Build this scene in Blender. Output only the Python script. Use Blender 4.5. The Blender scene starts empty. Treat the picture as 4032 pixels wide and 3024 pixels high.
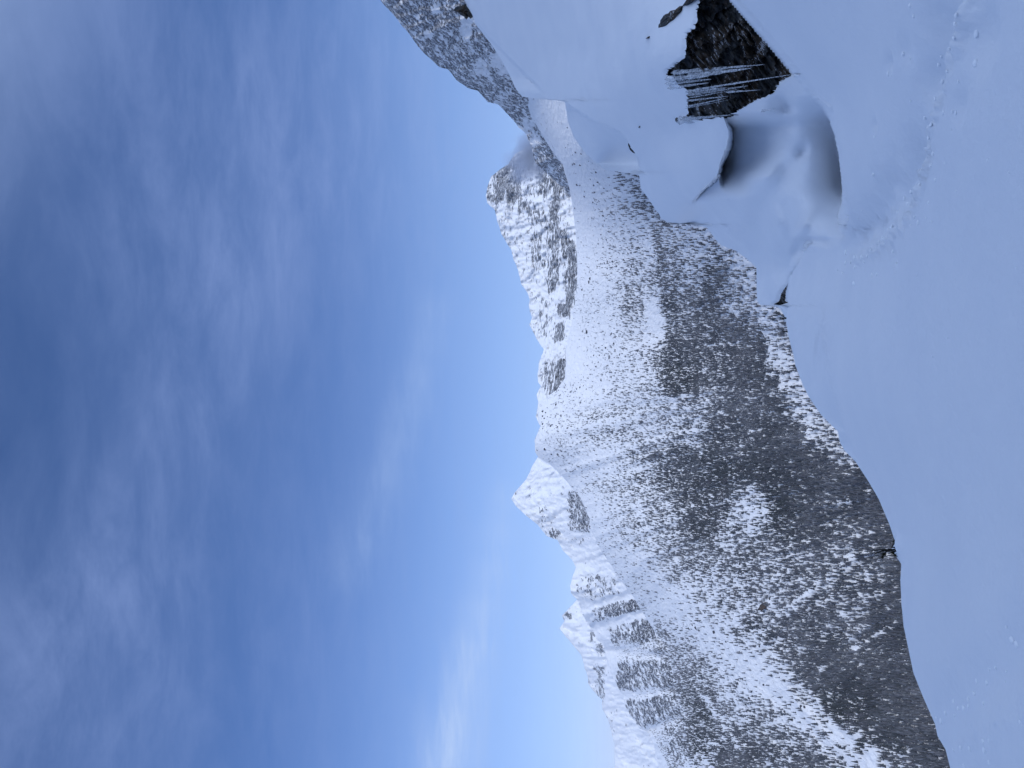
import bpy, bmesh, math, random
import numpy as np
from mathutils import Vector, Matrix

rng = np.random.default_rng(7)
random.seed(7)
scene = bpy.context.scene
col = scene.collection
F = 3000.0                      # focal length in photo pixels
PITCH = math.radians(9.0)
CT, ST = math.cos(PITCH), math.sin(PITCH)

# ------------------------------------------------------------------ helpers
def place(px, py, R):
    """a traced photo point, set at its own distance R (metres forward)"""
    px = np.asarray(px, float); py = np.asarray(py, float); R = np.asarray(R, float)
    a = (1512.0 - py) / F
    b = (px - 2016.0) / F
    dy = CT + b * ST
    dz = ST - b * CT
    k = R / dy
    return np.stack([a * k, R + 0 * a, dz * k], -1)

def back(P):
    """photo point of a world point"""
    P = np.asarray(P, float)
    fw = P[..., 1] * CT + P[..., 2] * ST
    up = -P[..., 1] * ST + P[..., 2] * CT
    return 2016 - F * up / fw, 1512 - F * P[..., 0] / fw

_perm = np.random.default_rng(3).permutation(512)
_perm = np.concatenate([_perm, _perm, _perm])
def perlin(x, y):
    x = np.asarray(x, float); y = np.asarray(y, float)
    xi = np.floor(x).astype(int); yi = np.floor(y).astype(int)
    xf = x - xi; yf = y - yi
    xi &= 511; yi &= 511
    u = xf * xf * xf * (xf * (xf * 6 - 15) + 10); v = yf * yf * yf * (yf * (yf * 6 - 15) + 10)
    def g(ix, iy, fx, fy):
        h = _perm[_perm[ix & 511] + (iy & 511)] * (2 * math.pi / 512.0)
        return np.cos(h) * fx + np.sin(h) * fy
    n00 = g(xi, yi, xf, yf); n10 = g(xi + 1, yi, xf - 1, yf)
    n01 = g(xi, yi + 1, xf, yf - 1); n11 = g(xi + 1, yi + 1, xf - 1, yf - 1)
    return (n00 * (1 - u) + n10 * u) * (1 - v) + (n01 * (1 - u) + n11 * u) * v * 1.0
def fbm(x, y, o=5, g=0.5):
    s = 0; a = 1.0; t = 0
    for i in range(o):
        s = s + a * perlin(x * 2 ** i + 17.3 * i, y * 2 ** i - 9.1 * i); t += a; a *= g
    return s / t * 1.6
def ridged(x, y, o=5, g=0.55):
    s = 0; a = 1.0; t = 0
    for i in range(o):
        s = s + a * (1 - 2 * np.abs(perlin(x * 2 ** i + 31.7 * i, y * 2 ** i + 5.7 * i) * 1.5)); t += a; a *= g
    return s / t
def sstep(a, b, x):
    t = np.clip((x - a) / (b - a), 0, 1); return t * t * (3 - 2 * t)

class Depth:
    """smooth depth through control points (inverse depth, thin plate spline)"""
    def __init__(s, pts, lo=None, hi=None):
        P = np.array(pts, float); s.p = P[:, :2] / 1000.0
        n = len(P); K = s.k(s.p, s.p) + 1e-6 * np.eye(n)
        Q = np.hstack([np.ones((n, 1)), s.p])
        A = np.zeros((n + 3, n + 3)); A[:n, :n] = K; A[:n, n:] = Q; A[n:, :n] = Q.T
        s.w = np.linalg.solve(A, np.concatenate([1.0 / P[:, 2], np.zeros(3)]))
        s.lo = (lo or P[:, 2].min() * 0.75); s.hi = (hi or P[:, 2].max() * 1.25)
    def k(s, a, b):
        d2 = ((a[:, None] - b[None]) ** 2).sum(-1)
        return 0.5 * d2 * np.log(d2 + 1e-12)
    def __call__(s, px, py):
        px = np.asarray(px, float); sh = px.shape
        q = np.stack([px.ravel(), np.asarray(py, float).ravel()], -1) / 1000.0
        out = np.empty(len(q))
        for i in range(0, len(q), 60000):
            c = q[i:i + 60000]
            out[i:i + 60000] = s.k(c, s.p) @ s.w[:-3] + np.hstack([np.ones((len(c), 1)), c]) @ s.w[-3:]
        return (1.0 / np.clip(out, 1.0 / s.hi, 1.0 / s.lo)).reshape(sh)

def curve(pts, y, jag=0, seed=0):
    P = np.array(sorted(pts, key=lambda p: p[1]), float)
    v = np.interp(y, P[:, 1], P[:, 0])
    if jag:
        v = v + jag * fbm(y / 45.0 + seed * 13.1, y * 0 + seed * 7.7, 5, 0.62)
    return v

def seg_near(px, py, line, closed=False):
    """nearest point on a polyline: distance, point, signed side, parameter"""
    L = np.array(line, float)
    if closed: L = np.vstack([L, L[:1]])
    bd = np.full(px.shape, 1e18); bx = np.zeros(px.shape); by = np.zeros(px.shape)
    sg = np.zeros(px.shape); tt = np.zeros(px.shape)
    ln = np.hypot(*(L[1:] - L[:-1]).T); cum = np.concatenate([[0], np.cumsum(ln)])
    for i in range(len(L) - 1):
        a, b = L[i], L[i + 1]; d = b - a; l2 = (d ** 2).sum() + 1e-9
        t = np.clip(((px - a[0]) * d[0] + (py - a[1]) * d[1]) / l2, 0, 1)
        qx = a[0] + t * d[0]; qy = a[1] + t * d[1]
        dd = (px - qx) ** 2 + (py - qy) ** 2
        m = dd < bd
        bd = np.where(m, dd, bd); bx = np.where(m, qx, bx); by = np.where(m, qy, by)
        cr = d[0] * (py - a[1]) - d[1] * (px - a[0])
        sg = np.where(m, np.sign(cr), sg); tt = np.where(m, (cum[i] + t * ln[i]) / cum[-1], tt)
    return np.sqrt(bd), bx, by, sg, tt

def inside(px, py, poly):
    P = np.array(poly, float); n = len(P); r = np.zeros(np.shape(px), bool); j = n - 1
    for i in range(n):
        xi, yi = P[i]; xj, yj = P[j]
        if yi != yj:
            r ^= ((yi > py) != (yj > py)) & (px < (xj - xi) * (py - yi) / (yj - yi) + xi)
        j = i
    return r

def tag(o, label=None, cat=None, group=None, kind=None):
    if label: o['label'] = label
    if cat: o['category'] = cat
    if group: o['group'] = group
    if kind: o['kind'] = kind
    return o

def mesh_data(name, V, faces, mats, smooth=True, attrs=None, fmat=None):
    me = bpy.data.meshes.new(name)
    V = np.asarray(V, np.float32)
    faces = [np.asarray(f, np.int32) for f in (faces if isinstance(faces, list) else [faces]) if len(f)]
    me.vertices.add(len(V)); me.vertices.foreach_set('co', V.ravel())
    nl = sum(f.size for f in faces); nf = sum(len(f) for f in faces)
    me.loops.add(nl); me.loops.foreach_set('vertex_index', np.concatenate([f.ravel() for f in faces]))
    me.polygons.add(nf)
    tot = np.concatenate([np.full(len(f), f.shape[1], np.int32) for f in faces])
    st = np.concatenate([[0], np.cumsum(tot)[:-1]]).astype(np.int32)
    me.polygons.foreach_set('loop_start', st); me.polygons.foreach_set('loop_total', tot)
    me.polygons.foreach_set('use_smooth', np.full(nf, smooth))
    if fmat is not None: me.polygons.foreach_set('material_index', np.asarray(fmat, np.int32))
    for k, v in (attrs or {}).items():
        v = np.asarray(v, np.float32)
        if v.ndim == 1:
            at = me.attributes.new(k, 'FLOAT', 'POINT'); at.data.foreach_set('value', v)
        else:
            at = me.attributes.new(k, 'FLOAT_COLOR', 'POINT')
            at.data.foreach_set('color', np.hstack([v, np.ones((len(v), 1), np.float32)]).ravel())
    for m in (mats if isinstance(mats, (list, tuple)) else [mats]): me.materials.append(m)
    me.update(calc_edges=True); me.validate()
    return me
def new_obj(name, me, loc=(0, 0, 0), parent=None):
    o = bpy.data.objects.new(name, me); col.objects.link(o); o.location = loc
    if parent: o.parent = parent
    return o

def grid_faces(nc, nr):
    i, j = np.meshgrid(np.arange(nc - 1), np.arange(nr - 1), indexing='ij')
    a = i * nr + j
    return np.stack([a, a + 1, a + nr + 1, a + nr], -1).reshape(-1, 4)

# ------------------------------------------------------------------ materials
class NT:
    def __init__(s, name):
        s.m = bpy.data.materials.new(name); s.m.use_nodes = True
        s.t = s.m.node_tree; s.n = s.t.nodes; s.n.clear()
        s.out = s.add('ShaderNodeOutputMaterial')
    def add(s, ty, **kw):
        n = s.n.new(ty)
        for k, v in kw.items():
            if k.startswith('_'): setattr(n, k[1:], v)
            else: s.set(n, k, v)
        return n
    def set(s, n, k, v):
        i = n.inputs[int(k[1:])] if k[0] == 'i' and k[1:].isdigit() else n.inputs[k.replace('_', ' ')]
        if hasattr(v, 'links') or isinstance(v, bpy.types.NodeSocket): s.t.links.new(v, i)
        else: i.default_value = v
    def link(s, a, b): s.t.links.new(a, b)
    def coords(s, sc, rot=(0, 0, 0)):
        tc = s.add('ShaderNodeTexCoord'); mp = s.add('ShaderNodeMapping')
        s.link(tc.outputs['Object'], mp.inputs['Vector'])
        mp.inputs['Scale'].default_value = sc; mp.inputs['Rotation'].default_value = rot
        return mp.outputs[0]
    def noise(s, vec, scale=1.0, det=4, rough=0.55, dist=0.0):
        n = s.add('ShaderNodeTexNoise'); s.link(vec, n.inputs['Vector'])
        n.inputs['Scale'].default_value = scale; n.inputs['Detail'].default_value = det
        n.inputs['Roughness'].default_value = rough; n.inputs['Distortion'].default_value = dist
        return n.outputs['Fac']
    def ramp(s, fac, stops):
        r = s.add('ShaderNodeValToRGB'); s.link(fac, r.inputs[0])
        e = r.color_ramp.elements
        while len(e) < len(stops): e.new(0.5)
        for i, (p, c) in enumerate(stops):
            e[i].position = p; e[i].color = (c if len(c) == 4 else (*c, 1)) if hasattr(c, '__len__') else (c, c, c, 1)
        return r.outputs[0]
    def math(s, op, a, b=None, c=None, clamp=False):
        n = s.add('ShaderNodeMath', _operation=op); n.use_clamp = clamp
        for i, v in enumerate((a, b, c)):
            if v is None: continue
            if isinstance(v, (int, float)): n.inputs[i].default_value = v
            else: s.link(v, n.inputs[i])
        return n.outputs[0]
    def mix(s, fac, a, b):
        n = s.add('ShaderNodeMix', _data_type='RGBA')
        for i, v in ((0, fac), (6, a), (7, b)):
            if isinstance(v, (int, float)): n.inputs[i].default_value = v
            elif isinstance(v, tuple): n.inputs[i].default_value = (*v, 1)
            else: s.link(v, n.inputs[i])
        return n.outputs[2]
    def attr(s, name, color=False):
        a = s.add('ShaderNodeAttribute'); a.attribute_name = name
        return a.outputs['Color' if color else 'Fac']
    def bump(s, h, strength=0.5, dist=1.0, normal=None):
        b = s.add('ShaderNodeBump'); s.link(h, b.inputs['Height'])
        b.inputs['Strength'].default_value = strength; b.inputs['Distance'].default_value = dist
        if normal is not None: s.link(normal, b.inputs['Normal'])
        return b.outputs[0]
    def surf(s, colr, rough=0.7, spec=0.3, normal=None, **kw):
        p = s.add('ShaderNodeBsdfPrincipled')
        if isinstance(colr, tuple): p.inputs['Base Color'].default_value = (*colr, 1)
        else: s.link(colr, p.inputs['Base Color'])
        if isinstance(rough, (int, float)): p.inputs['Roughness'].default_value = rough
        else: s.link(rough, p.inputs['Roughness'])
        p.inputs['Specular IOR Level'].default_value = spec
        if normal is not None: s.link(normal, p.inputs['Normal'])
        for k, v in kw.items(): s.set(p, k, v)
        s.link(p.outputs[0], s.out.inputs[0]); return s.m

SNOW = (0.80, 0.82, 0.85)

def mat_near_snow():
    t = NT('wind packed snow')
    v = t.coords((1, 1, 1))
    big = t.noise(v, 0.7, 4, 0.5); fine = t.noise(v, 14, 5, 0.6); gr = t.noise(v, 120, 2, 0.6)
    c = t.mix(t.ramp(big, [(0.35, 0.0), (0.7, 1.0)]), (0.80, 0.82, 0.85), (0.835, 0.85, 0.87))
    h = t.math('ADD', t.math('MULTIPLY', fine, 0.6), t.math('MULTIPLY', gr, 0.12))
    return t.surf(c, 0.55, 0.25, t.bump(h, 0.55, 0.035))

def mat_mountain(name, sx, sz, rockcol=(0.06, 0.063, 0.075), rock2=(0.14, 0.142, 0.155), tilt=0.0, soft=0.06, bumpd=12.0):
    """snow over rock: the rock shows where the rock attribute and a broken noise say so"""
    t = NT(name)
    v = t.coords((1 / sx, 0.35 / sx, 1 / sz), (0, tilt, 0))
    n1 = t.noise(v, 1.0, 6, 0.62, 0.4)
    v2 = t.coords((1 / sx / 1.8, 0.2 / sx, 1 / sz / 2.6), (0, tilt * 0.6, 0))
    n2 = t.noise(v2, 1.0, 4, 0.55)
    r = t.attr('rock')
    k = t.math('ADD', t.math('ADD', r, t.math('MULTIPLY', t.math('SUBTRACT', n1, 0.5), 1.9)),
               t.math('MULTIPLY', t.math('SUBTRACT', n2, 0.5), 0.9))
    fac = t.ramp(k, [(0.5 - soft, 0.0), (0.5 + soft, 1.0)])
    vr = t.coords((3 / sx, 1 / sx, 2 / sz), (0, tilt, 0))
    n3 = t.noise(vr, 1.0, 5, 0.65)
    rc = t.mix(t.ramp(n3, [(0.35, 0.0), (0.68, 1.0)]), rockcol, rock2)
    vs = t.coords((0.35 / sx, 0.35 / sx, 0.25 / sz))
    n4 = t.noise(vs, 1.0, 5, 0.6)
    sc = t.mix(t.ramp(n4, [(0.3, 0.0), (0.7, 1.0)]), (0.77, 0.79, 0.83), (0.84, 0.85, 0.87))
    vl_ = t.coords((2.2 / sx, 1 / sx, 3.2 / sz), (0, tilt, 0))
    n5 = t.noise(vl_, 1.0, 5, 0.62, 0.6)
    ledge = t.ramp(n5, [(0.50, 0.0), (0.60, 1.0)])
    rc = t.mix(ledge, rc, (0.66, 0.68, 0.72))
    c = t.mix(fac, sc, rc)
    h = t.math('SUBTRACT', t.math('MULTIPLY', n1, 0.8), t.math('MULTIPLY', fac, 0.25))
    return t.surf(c, 0.8, 0.15, t.bump(h, 0.85, bumpd))

def mat_rock():
    t = NT('dark foliated rock')
    rot = (0.3, math.radians(38), 0.2)
    v = t.coords((2.2, 2.0, 9.0), rot)
    n1 = t.noise(v, 1.0, 8, 0.68, 0.5)
    v2 = t.coords((1.6, 1.2, 3.0), rot); n2 = t.noise(v2, 1.0, 5, 0.6)
    v3 = t.coords((9, 8, 26), rot); n3 = t.noise(v3, 1.0, 6, 0.7)
    c = t.ramp(n1, [(0.3, (0.007, 0.008, 0.011)), (0.46, (0.024, 0.027, 0.031)), (0.6, (0.052, 0.050, 0.044)), (0.76, (0.11, 0.115, 0.13))])
    c = t.mix(t.ramp(n2, [(0.48, 0.0), (0.60, 0.75)]), c, (0.085, 0.055, 0.030))
    c = t.mix(t.ramp(n3, [(0.70, 0.0), (0.82, 0.5)]), c, (0.13, 0.135, 0.14))
    c = t.mix(t.ramp(n3, [(0.30, 0.8), (0.44, 0.0)]), c, (0.006, 0.007, 0.010))
    n4 = t.noise(t.coords((1.3, 1.3, 4.0), rot), 1.0, 4, 0.6)
    c = t.mix(t.ramp(n4, [(0.70, 0.0), (0.73, 1.0)]), c, (0.62, 0.65, 0.70))
    gm = t.add('ShaderNodeNewGeometry'); sx_ = t.add('ShaderNodeSeparateXYZ'); t.link(gm.outputs['True Normal'], sx_.inputs[0])
    up_ = t.math('ADD', sx_.outputs[2], t.math('MULTIPLY', t.math('SUBTRACT', n2, .5), 0.9))
    c = t.mix(t.ramp(up_, [(0.985, 0.0), (1.0, 0.5)]), c, (0.60, 0.63, 0.68))
    h = t.math('ADD', t.math('MULTIPLY', n1, 1.0), t.math('MULTIPLY', n3, 0.4))
    return t.surf(c, 0.75, 0.3, t.bump(h, 0.9, 0.10))

def mat_boulder():
    t = NT('dark boulder')
    n = t.noise(t.coords((0.5, 0.5, 0.5)), 1.0, 4, 0.6)
    return t.surf(t.ramp(n, [(0.3, (0.018, 0.02, 0.03)), (0.7, (0.06, 0.062, 0.075))]), 0.85, 0.2)
def mat_brown():
    t = NT('brown crag')
    n = t.noise(t.coords((0.25, 0.25, 0.25)), 1.0, 4, 0.6)
    return t.surf(t.ramp(n, [(0.35, (0.015, 0.016, 0.022)), (0.65, (0.085, 0.06, 0.045))]), 0.85, 0.2)
def mat_tree():
    t = NT('snow dusted needles')
    return t.surf(t.attr('tint', True), 0.9, 0.1)
def mat_ice():
    t = NT('cloudy ice')
    n = t.noise(t.coords((26, 26, 1.6)), 1.0, 4, 0.6)
    c = t.mix(n, (0.40, 0.44, 0.50), (0.72, 0.75, 0.78))
    return t.surf(c, 0.2, 0.4, t.bump(n, 0.5, 0.02), Alpha=t.ramp(n, [(0.36, 0.10), (0.66, 0.85)]))
def mat_bark():
    t = NT('dark bark')
    n = t.noise(t.coords((30, 30, 30)), 1.0, 3, 0.6)
    return t.surf(t.ramp(n, [(0.3, (0.008, 0.008, 0.01)), (0.7, (0.035, 0.03, 0.025))]), 0.9, 0.1)
def mat_needle():
    t = NT('olive needles')
    n = t.noise(t.coords((40, 40, 40)), 1.0, 3, 0.6)
    return t.surf(t.ramp(n, [(0.3, (0.012, 0.014, 0.01)), (0.7, (0.06, 0.055, 0.02))]), 0.8, 0.2)

M_NEAR = mat_near_snow(); M_ROCK = mat_rock(); M_BOULDER = mat_boulder(); M_BROWN = mat_brown()
M_TREE = mat_tree(); M_ICE = mat_ice(); M_BARK = mat_bark(); M_NEEDLE = mat_needle()

# ------------------------------------------------------------------ foreground outline (photo x, y)
CREST = [(1640, -330), (1828, 0), (1830, 5), (1861, 59), (1875, 99), (1933, 172), (1956, 208), (1988, 262), (2033, 353), (2058, 382), (2120, 390),
         (2195, 395), (2225, 400), (2236, 475), (2259, 538), (2304, 601), (2340, 637), (2360, 655), (2385, 670), (2440, 677), (2500, 683), (2519, 692),
         (2523, 740), (2569, 803), (2582, 826), (2596, 840), (2605, 862), (2636, 877), (2680, 882), (2740, 886), (2784, 896), (2795, 912), (2825, 953), (2852, 971),
         (2902, 989), (2942, 1020), (2980, 1052), (2981, 1100), (2980, 1142), (2984, 1188), (2995, 1200), (3055, 1206), (3073, 1212), (3092, 1246),
         (3110, 1341), (3124, 1390), (3133, 1440), (3156, 1503), (3183, 1562), (3233, 1635), (3296, 1698), (3305, 1743), (3323, 1775), (3369, 1820),
         (3414, 1888), (3459, 1965), (3501, 2063), (3523, 2126), (3516, 2150), (3510, 2162), (3518, 2175), (3550, 2221), (3546, 2284), (3550, 2375), (3559, 2465),
         (3578, 2556), (3597, 2649), (3633, 2740), (3683, 2853), (3692, 2898), (3724, 2952), (3742, 3024), (3830, 3340)]

# ------------------------------------------------------------------ far layers
def mountain(name, top, bot, depth, mat, step=5.0, rows=160, jag=4.0, relief=None, rockf=None, ylim=(-330, 3350), backd=700, seed=0, foot=False):
    ys = np.arange(ylim[0], ylim[1] + step, step)
    t0 = curve(top, ys, jag, seed); b0 = curve(bot, ys)
    b0 = np.maximum(b0, t0 + 20)
    t = np.linspace(0, 1, rows)
    px = t0[:, None] + (b0 - t0)[:, None] * t[None]
    py = np.repeat(ys[:, None], rows, 1)
    R = depth(px, py)
    if relief is not None: R = R * (1 + relief(px, py))
    P = place(px, py, R)
    rk = rockf(px, py) if rockf is not None else np.zeros(px.shape)
    # the far side of the ridge
    ds = np.array([0.02, 0.06, 0.15, 0.35, 0.65, 1.0]) * backd
    c = P[:, :1]; out = c[..., :2] / np.linalg.norm(c[..., :2], axis=-1, keepdims=True)
    B = np.concatenate([np.concatenate([c[..., :2] + out * d, c[..., 2:] - 0.15 * d - 0.5 * d * (d / backd) ** 0.3], -1) for d in ds[::-1]], 1)
    P = np.concatenate([B, P], 1); rk = np.concatenate([np.repeat(rk[:, :1], len(ds), 1), rk], 1)
    if foot:                                                # the slope runs on down to the valley floor
        f = P[:, -1:]; o2 = f[..., :2] / np.linalg.norm(f[..., :2], axis=-1, keepdims=True)
        S = np.concatenate([np.concatenate([f[..., :2] - o2 * q, f[..., 2:] - 0.62 * q], -1) for q in (20, 60, 120, 220, 340, 480)], 1)
        P = np.concatenate([P, S], 1); rk = np.concatenate([rk, np.repeat(rk[:, -1:] + .12, 6, 1)], 1)
    me = mesh_data(name, P.reshape(-1, 3), grid_faces(len(ys), P.shape[1]), mat, True, {'rock': rk.ravel()})
    o = new_obj(name, me); o['kind'] = 'structure'
    return o

def blobs(px, py, L, base=0.0):
    """soft boxes x0,x1,y0,y1,amount"""
    wx = px + 14 * fbm(px / 50, py / 50, 3); wy = py + 14 * fbm(px / 50 + 40, py / 50 + 9, 3)
    r = np.full(px.shape, base)
    for x0, x1, y0, y1, a in L:
        fx = min(16, (x1 - x0) * .35); fy = min(22, (y1 - y0) * .35)
        w = sstep(x0 - fx, x0 + fx, wx) * (1 - sstep(x1 - fx, x1 + fx, wx)) * sstep(y0 - fy, y0 + fy, wy) * (1 - sstep(y1 - fy, y1 + fy, wy))
        r = r * (1 - w) + a * w
    return r

# A: far left snow peak
mountain('mountain', [(2480, 2280), (2330, 2340), (2271, 2361), (2240, 2395), (2212, 2424), (2222, 2445), (2203, 2474), (2244, 2528), (2289, 2578), (2300, 2619),
          (2313, 2658), (2317, 2694), (2349, 2735), (2370, 2753), (2372, 2794), (2394, 2835), (2406, 2880), (2421, 2929), (2419, 2979), (2421, 3024), (2440, 3350)],
         [(2700, 2280), (2700, 3350)],
         Depth([(2212, 2424, 4700), (2271, 2361, 4600), (2350, 2735, 4500), (2421, 3024, 4400), (2400, 2450, 4100), (2450, 2700, 3900), (2650, 3000, 3500), (2600, 2400, 3700)]),
         mat_mountain('far snow peak', 22, 14), 4, 90, 5, ylim=(2280, 3350), seed=1,
         relief=lambda x, y: 0.022 * ridged(x / 160 + y / 260, y / 90 - x / 300, 5) + 0.008 * fbm(x / 24, y / 20, 4),
         rockf=lambda x, y: blobs(x, y, [(2214, 2250, 2403, 2440, .52), (2345, 2388, 2525, 2582, .62), (2340, 2385, 2618, 2760, .5), (2300, 2330, 2655, 2760, .4), (2380, 2412, 2790, 2900, .32), (2325, 2350, 2450, 2540, .4)], 0.1))

# B: left massif with rock ribs
RIBS = [(2494, 2342, 2290, 2391), (2534, 2414, 2336, 2473), (2606, 2590, 2394, 2563), (2652, 2721, 2449, 2744), (2675, 2830, 2562, 2875)]
def rock_B(x, y):
    r = blobs(x, y, [(2030, 2230, 1900, 2120, .17), (2120, 2160, 2000, 2075, .36), (2236, 2325, 1925, 2095, .60), (2150, 2200, 2085, 2125, .62), (2240, 2310, 2110, 2140, .3),
                     (2300, 2445, 2262, 2352, .42), (2255, 2300, 2290, 2340, .36), (2330, 2520, 2352, 2470, .47), (2360, 2450, 2362, 2420, .66), (2460, 2520, 2370, 2420, .66), (2400, 2580, 2435, 2540, .50), (2500, 2575, 2455, 2520, .60),
                     (2545, 2630, 2540, 2590, .45), (2425, 2650, 2596, 2720, .52), (2425, 2500, 2640, 2722, .62), (2455, 2665, 2732, 2870, .50), (2530, 2640, 2730, 2800, .58), (2640, 2700, 2740, 2830, .45), (2620, 2760, 2850, 3000, .40)], 0.08)
    for a, b, c, d in RIBS:
        ds, *_ = seg_near(x + 10 * fbm(x / 40, y / 40, 3), y + 10 * fbm(x / 40 + 9, y / 40, 3), [(a, b), (c, d)])
        r = r - 0.55 * np.exp(-(ds / 13) ** 2)
    return r
def rel_B(x, y):
    r = 0.018 * ridged(y / 120 + x / 420, x / 330, 5) + 0.008 * fbm(x / 26, y / 22, 4)
    for a, b, c, d in RIBS:
        ds, *_ = seg_near(x, y, [(a, b), (c, d)]); r = r + 0.022 * np.exp(-(ds / 22) ** 2)
    return r
D_B = Depth([(2103, 1824, 3500), (2013, 1963, 3600), (2153, 2112, 3400), (2253, 2203, 3250), (2244, 2307, 3150), (2379, 2542, 3150), (2444, 2726, 3000), (2593, 3015, 2750),
             (2250, 1960, 3100), (2330, 2060, 2850), (2400, 2320, 2800), (2500, 2440, 2620), (2590, 2560, 2450), (2660, 2760, 2300), (2730, 3024, 2150), (2620, 2490, 2420), (2300, 1850, 2900)])
MB = mountain('mountain', [(2330, 1690), (2200, 1740), (2150, 1775), (2120, 1797), (2103, 1824), (2072, 1887), (2022, 1946), (2013, 1963), (2031, 1990), (2072, 2031), (2117, 2067),
          (2153, 2112), (2194, 2126), (2216, 2167), (2253, 2203), (2266, 2234), (2253, 2275), (2244, 2307), (2248, 2334), (2275, 2366), (2293, 2420), (2329, 2474), (2352, 2519), (2379, 2542),
          (2390, 2600), (2405, 2650), (2444, 2726), (2462, 2785), (2516, 2866), (2557, 2889), (2575, 2934), (2593, 3015), (2640, 3350)],
         [(2420, 1690), (2420, 2050), (2560, 2300), (2680, 2480), (2780, 2700), (2850, 3024), (2880, 3350)],
         D_B, mat_mountain('ribbed mountain', 15, 11, (0.022, 0.024, 0.034), (0.085, 0.087, 0.10), 0.5, .04), 4, 170, 4.5, rel_B, rock_B, (1690, 3350), seed=2)

# D: the high peak and the cliffs along the skyline
def rock_D(x, y):
    return blobs(x, y, [(1940, 2120, 780, 1350, .20), (1915, 2055, 620, 790, .62), (1960, 1985, 740, 790, .85), (1925, 1950, 690, 770, .3), (2055, 2110, 690, 880, .33), (2110, 2250, 560, 780, .55), (2040, 2075, 790, 830, .55),
                        (2165, 2206, 780, 925, .62), (2094, 2140, 826, 880, .45), (2094, 2145, 900, 1060, .42), (2150, 2205, 870, 1140, .54), (2205, 2235, 900, 1010, .5), (2228, 2272, 950, 1215, .68),
                        (2195, 2242, 1190, 1240, .9), (2130, 2165, 1165, 1215, .45), (2115, 2150, 1230, 1270, .5), (2180, 2222, 1268, 1345, .62), (2110, 2170, 1250, 1330, .34),
                        (2135, 2226, 1432, 1525, .45), (2196, 2230, 1415, 1450, .9), (2205, 2225, 1450, 1500, .62), (2145, 2215, 1518, 1560, .56)], 0.12) + 0.05
D_D = Depth([(2028, 606, 3900), (1915, 780, 4000), (1990, 948, 3850), (2053, 1120, 3700), (2085, 1278, 3500), (2142, 1376, 3150), (2117, 1471, 3050), (2115, 1553, 2950),
             (2250, 700, 3250), (2270, 950, 3150), (2280, 1100, 3050), (2265, 1240, 2950), (2240, 1376, 2850), (2230, 1490, 2760), (2180, 1600, 2700), (2380, 1000, 2850), (2340, 1500, 2600)])
mountain('mountain', [(2260, 470), (2110, 560), (2028, 606), (2001, 646), (1961, 674), (1933, 696), (1918, 741), (1913, 772), (1918, 799), (1949, 826), (1956, 862), (1976, 925), (1990, 948), (2012, 984),
          (2022, 1020), (2040, 1066), (2053, 1120), (2076, 1151), (2084, 1180), (2082, 1200), (2094, 1250), (2085, 1279), (2099, 1308), (2121, 1349), (2142, 1376), (2121, 1430), (2117, 1471), (2117, 1503),
          (2130, 1521), (2112, 1553), (2121, 1584), (2110, 1638), (2126, 1679), (2200, 1720)],
         [(2400, 470), (2390, 1000), (2370, 1376), (2330, 1500), (2280, 1600), (2300, 1720)],
         D_D, mat_mountain('high peak', 34, 8, (0.042, 0.046, 0.058), (0.125, 0.128, 0.14), -0.12, .04), 4, 110, 4.5,
         lambda x, y: 0.016 * ridged(y / 85 + x / 190, x / 210 - y / 400, 5) + 0.011 * ridged(x / 42, y / 60, 4) + 0.008 * fbm(x / 16, y / 13, 4, .6), rock_D, (470, 1720), seed=3)

# F: rocky ridge on the right
def rock_F(x, y):
    return blobs(x, y, [(1815, 1860, 75, 140, .05), (1672, 1705, 120, 150, .25), (1868, 1925, 240, 300, .22), (1940, 1985, 212, 262, .05), (1960, 2000, 262, 300, .15), (1950, 1985, 375, 425, .28), (1700, 1740, 20, 60, .28),
                        (2055, 2110, 470, 520, .25), (2080, 2130, 520, 580, .30), (1640, 1660, 30, 90, .4)], 0.56)
D_F = Depth([(1497, 0, 1550), (1762, 271, 1750), (2042, 502, 2050), (2101, 619, 2200), (2240, 760, 2350), (1850, 0, 1250), (2000, 250, 1450), (2150, 450, 1750), (2260, 640, 2000), (1300, -330, 1450), (1700, -330, 1150)])
mountain('mountain', [(1300, -330), (1497, 0), (1549, 59), (1599, 118), (1635, 167), (1671, 212), (1735, 267), (1762, 271), (1798, 316), (1845, 348), (1884, 357), (1920, 402), (1961, 411), (2001, 452), (2024, 475),
          (2042, 502), (2065, 520), (2092, 574), (2101, 619), (2108, 640), (2140, 672), (2190, 715), (2240, 765), (2290, 800)],
         [(1800, -330), (2000, 0), (2150, 300), (2250, 450), (2330, 640), (2400, 800)],
         D_F, mat_mountain('rocky ridge', 7, 11, (0.05, 0.052, 0.065), (0.14, 0.142, 0.16), 0.15), 3.5, 140, 6,
         lambda x, y: 0.014 * ridged(y / 55 + x / 120, x / 160, 5) + 0.005 * ridged(y / 16, x / 40, 3) + 0.003 * fbm(x / 10, y / 10, 3), rock_F, (-330, 800), seed=4)

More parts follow.
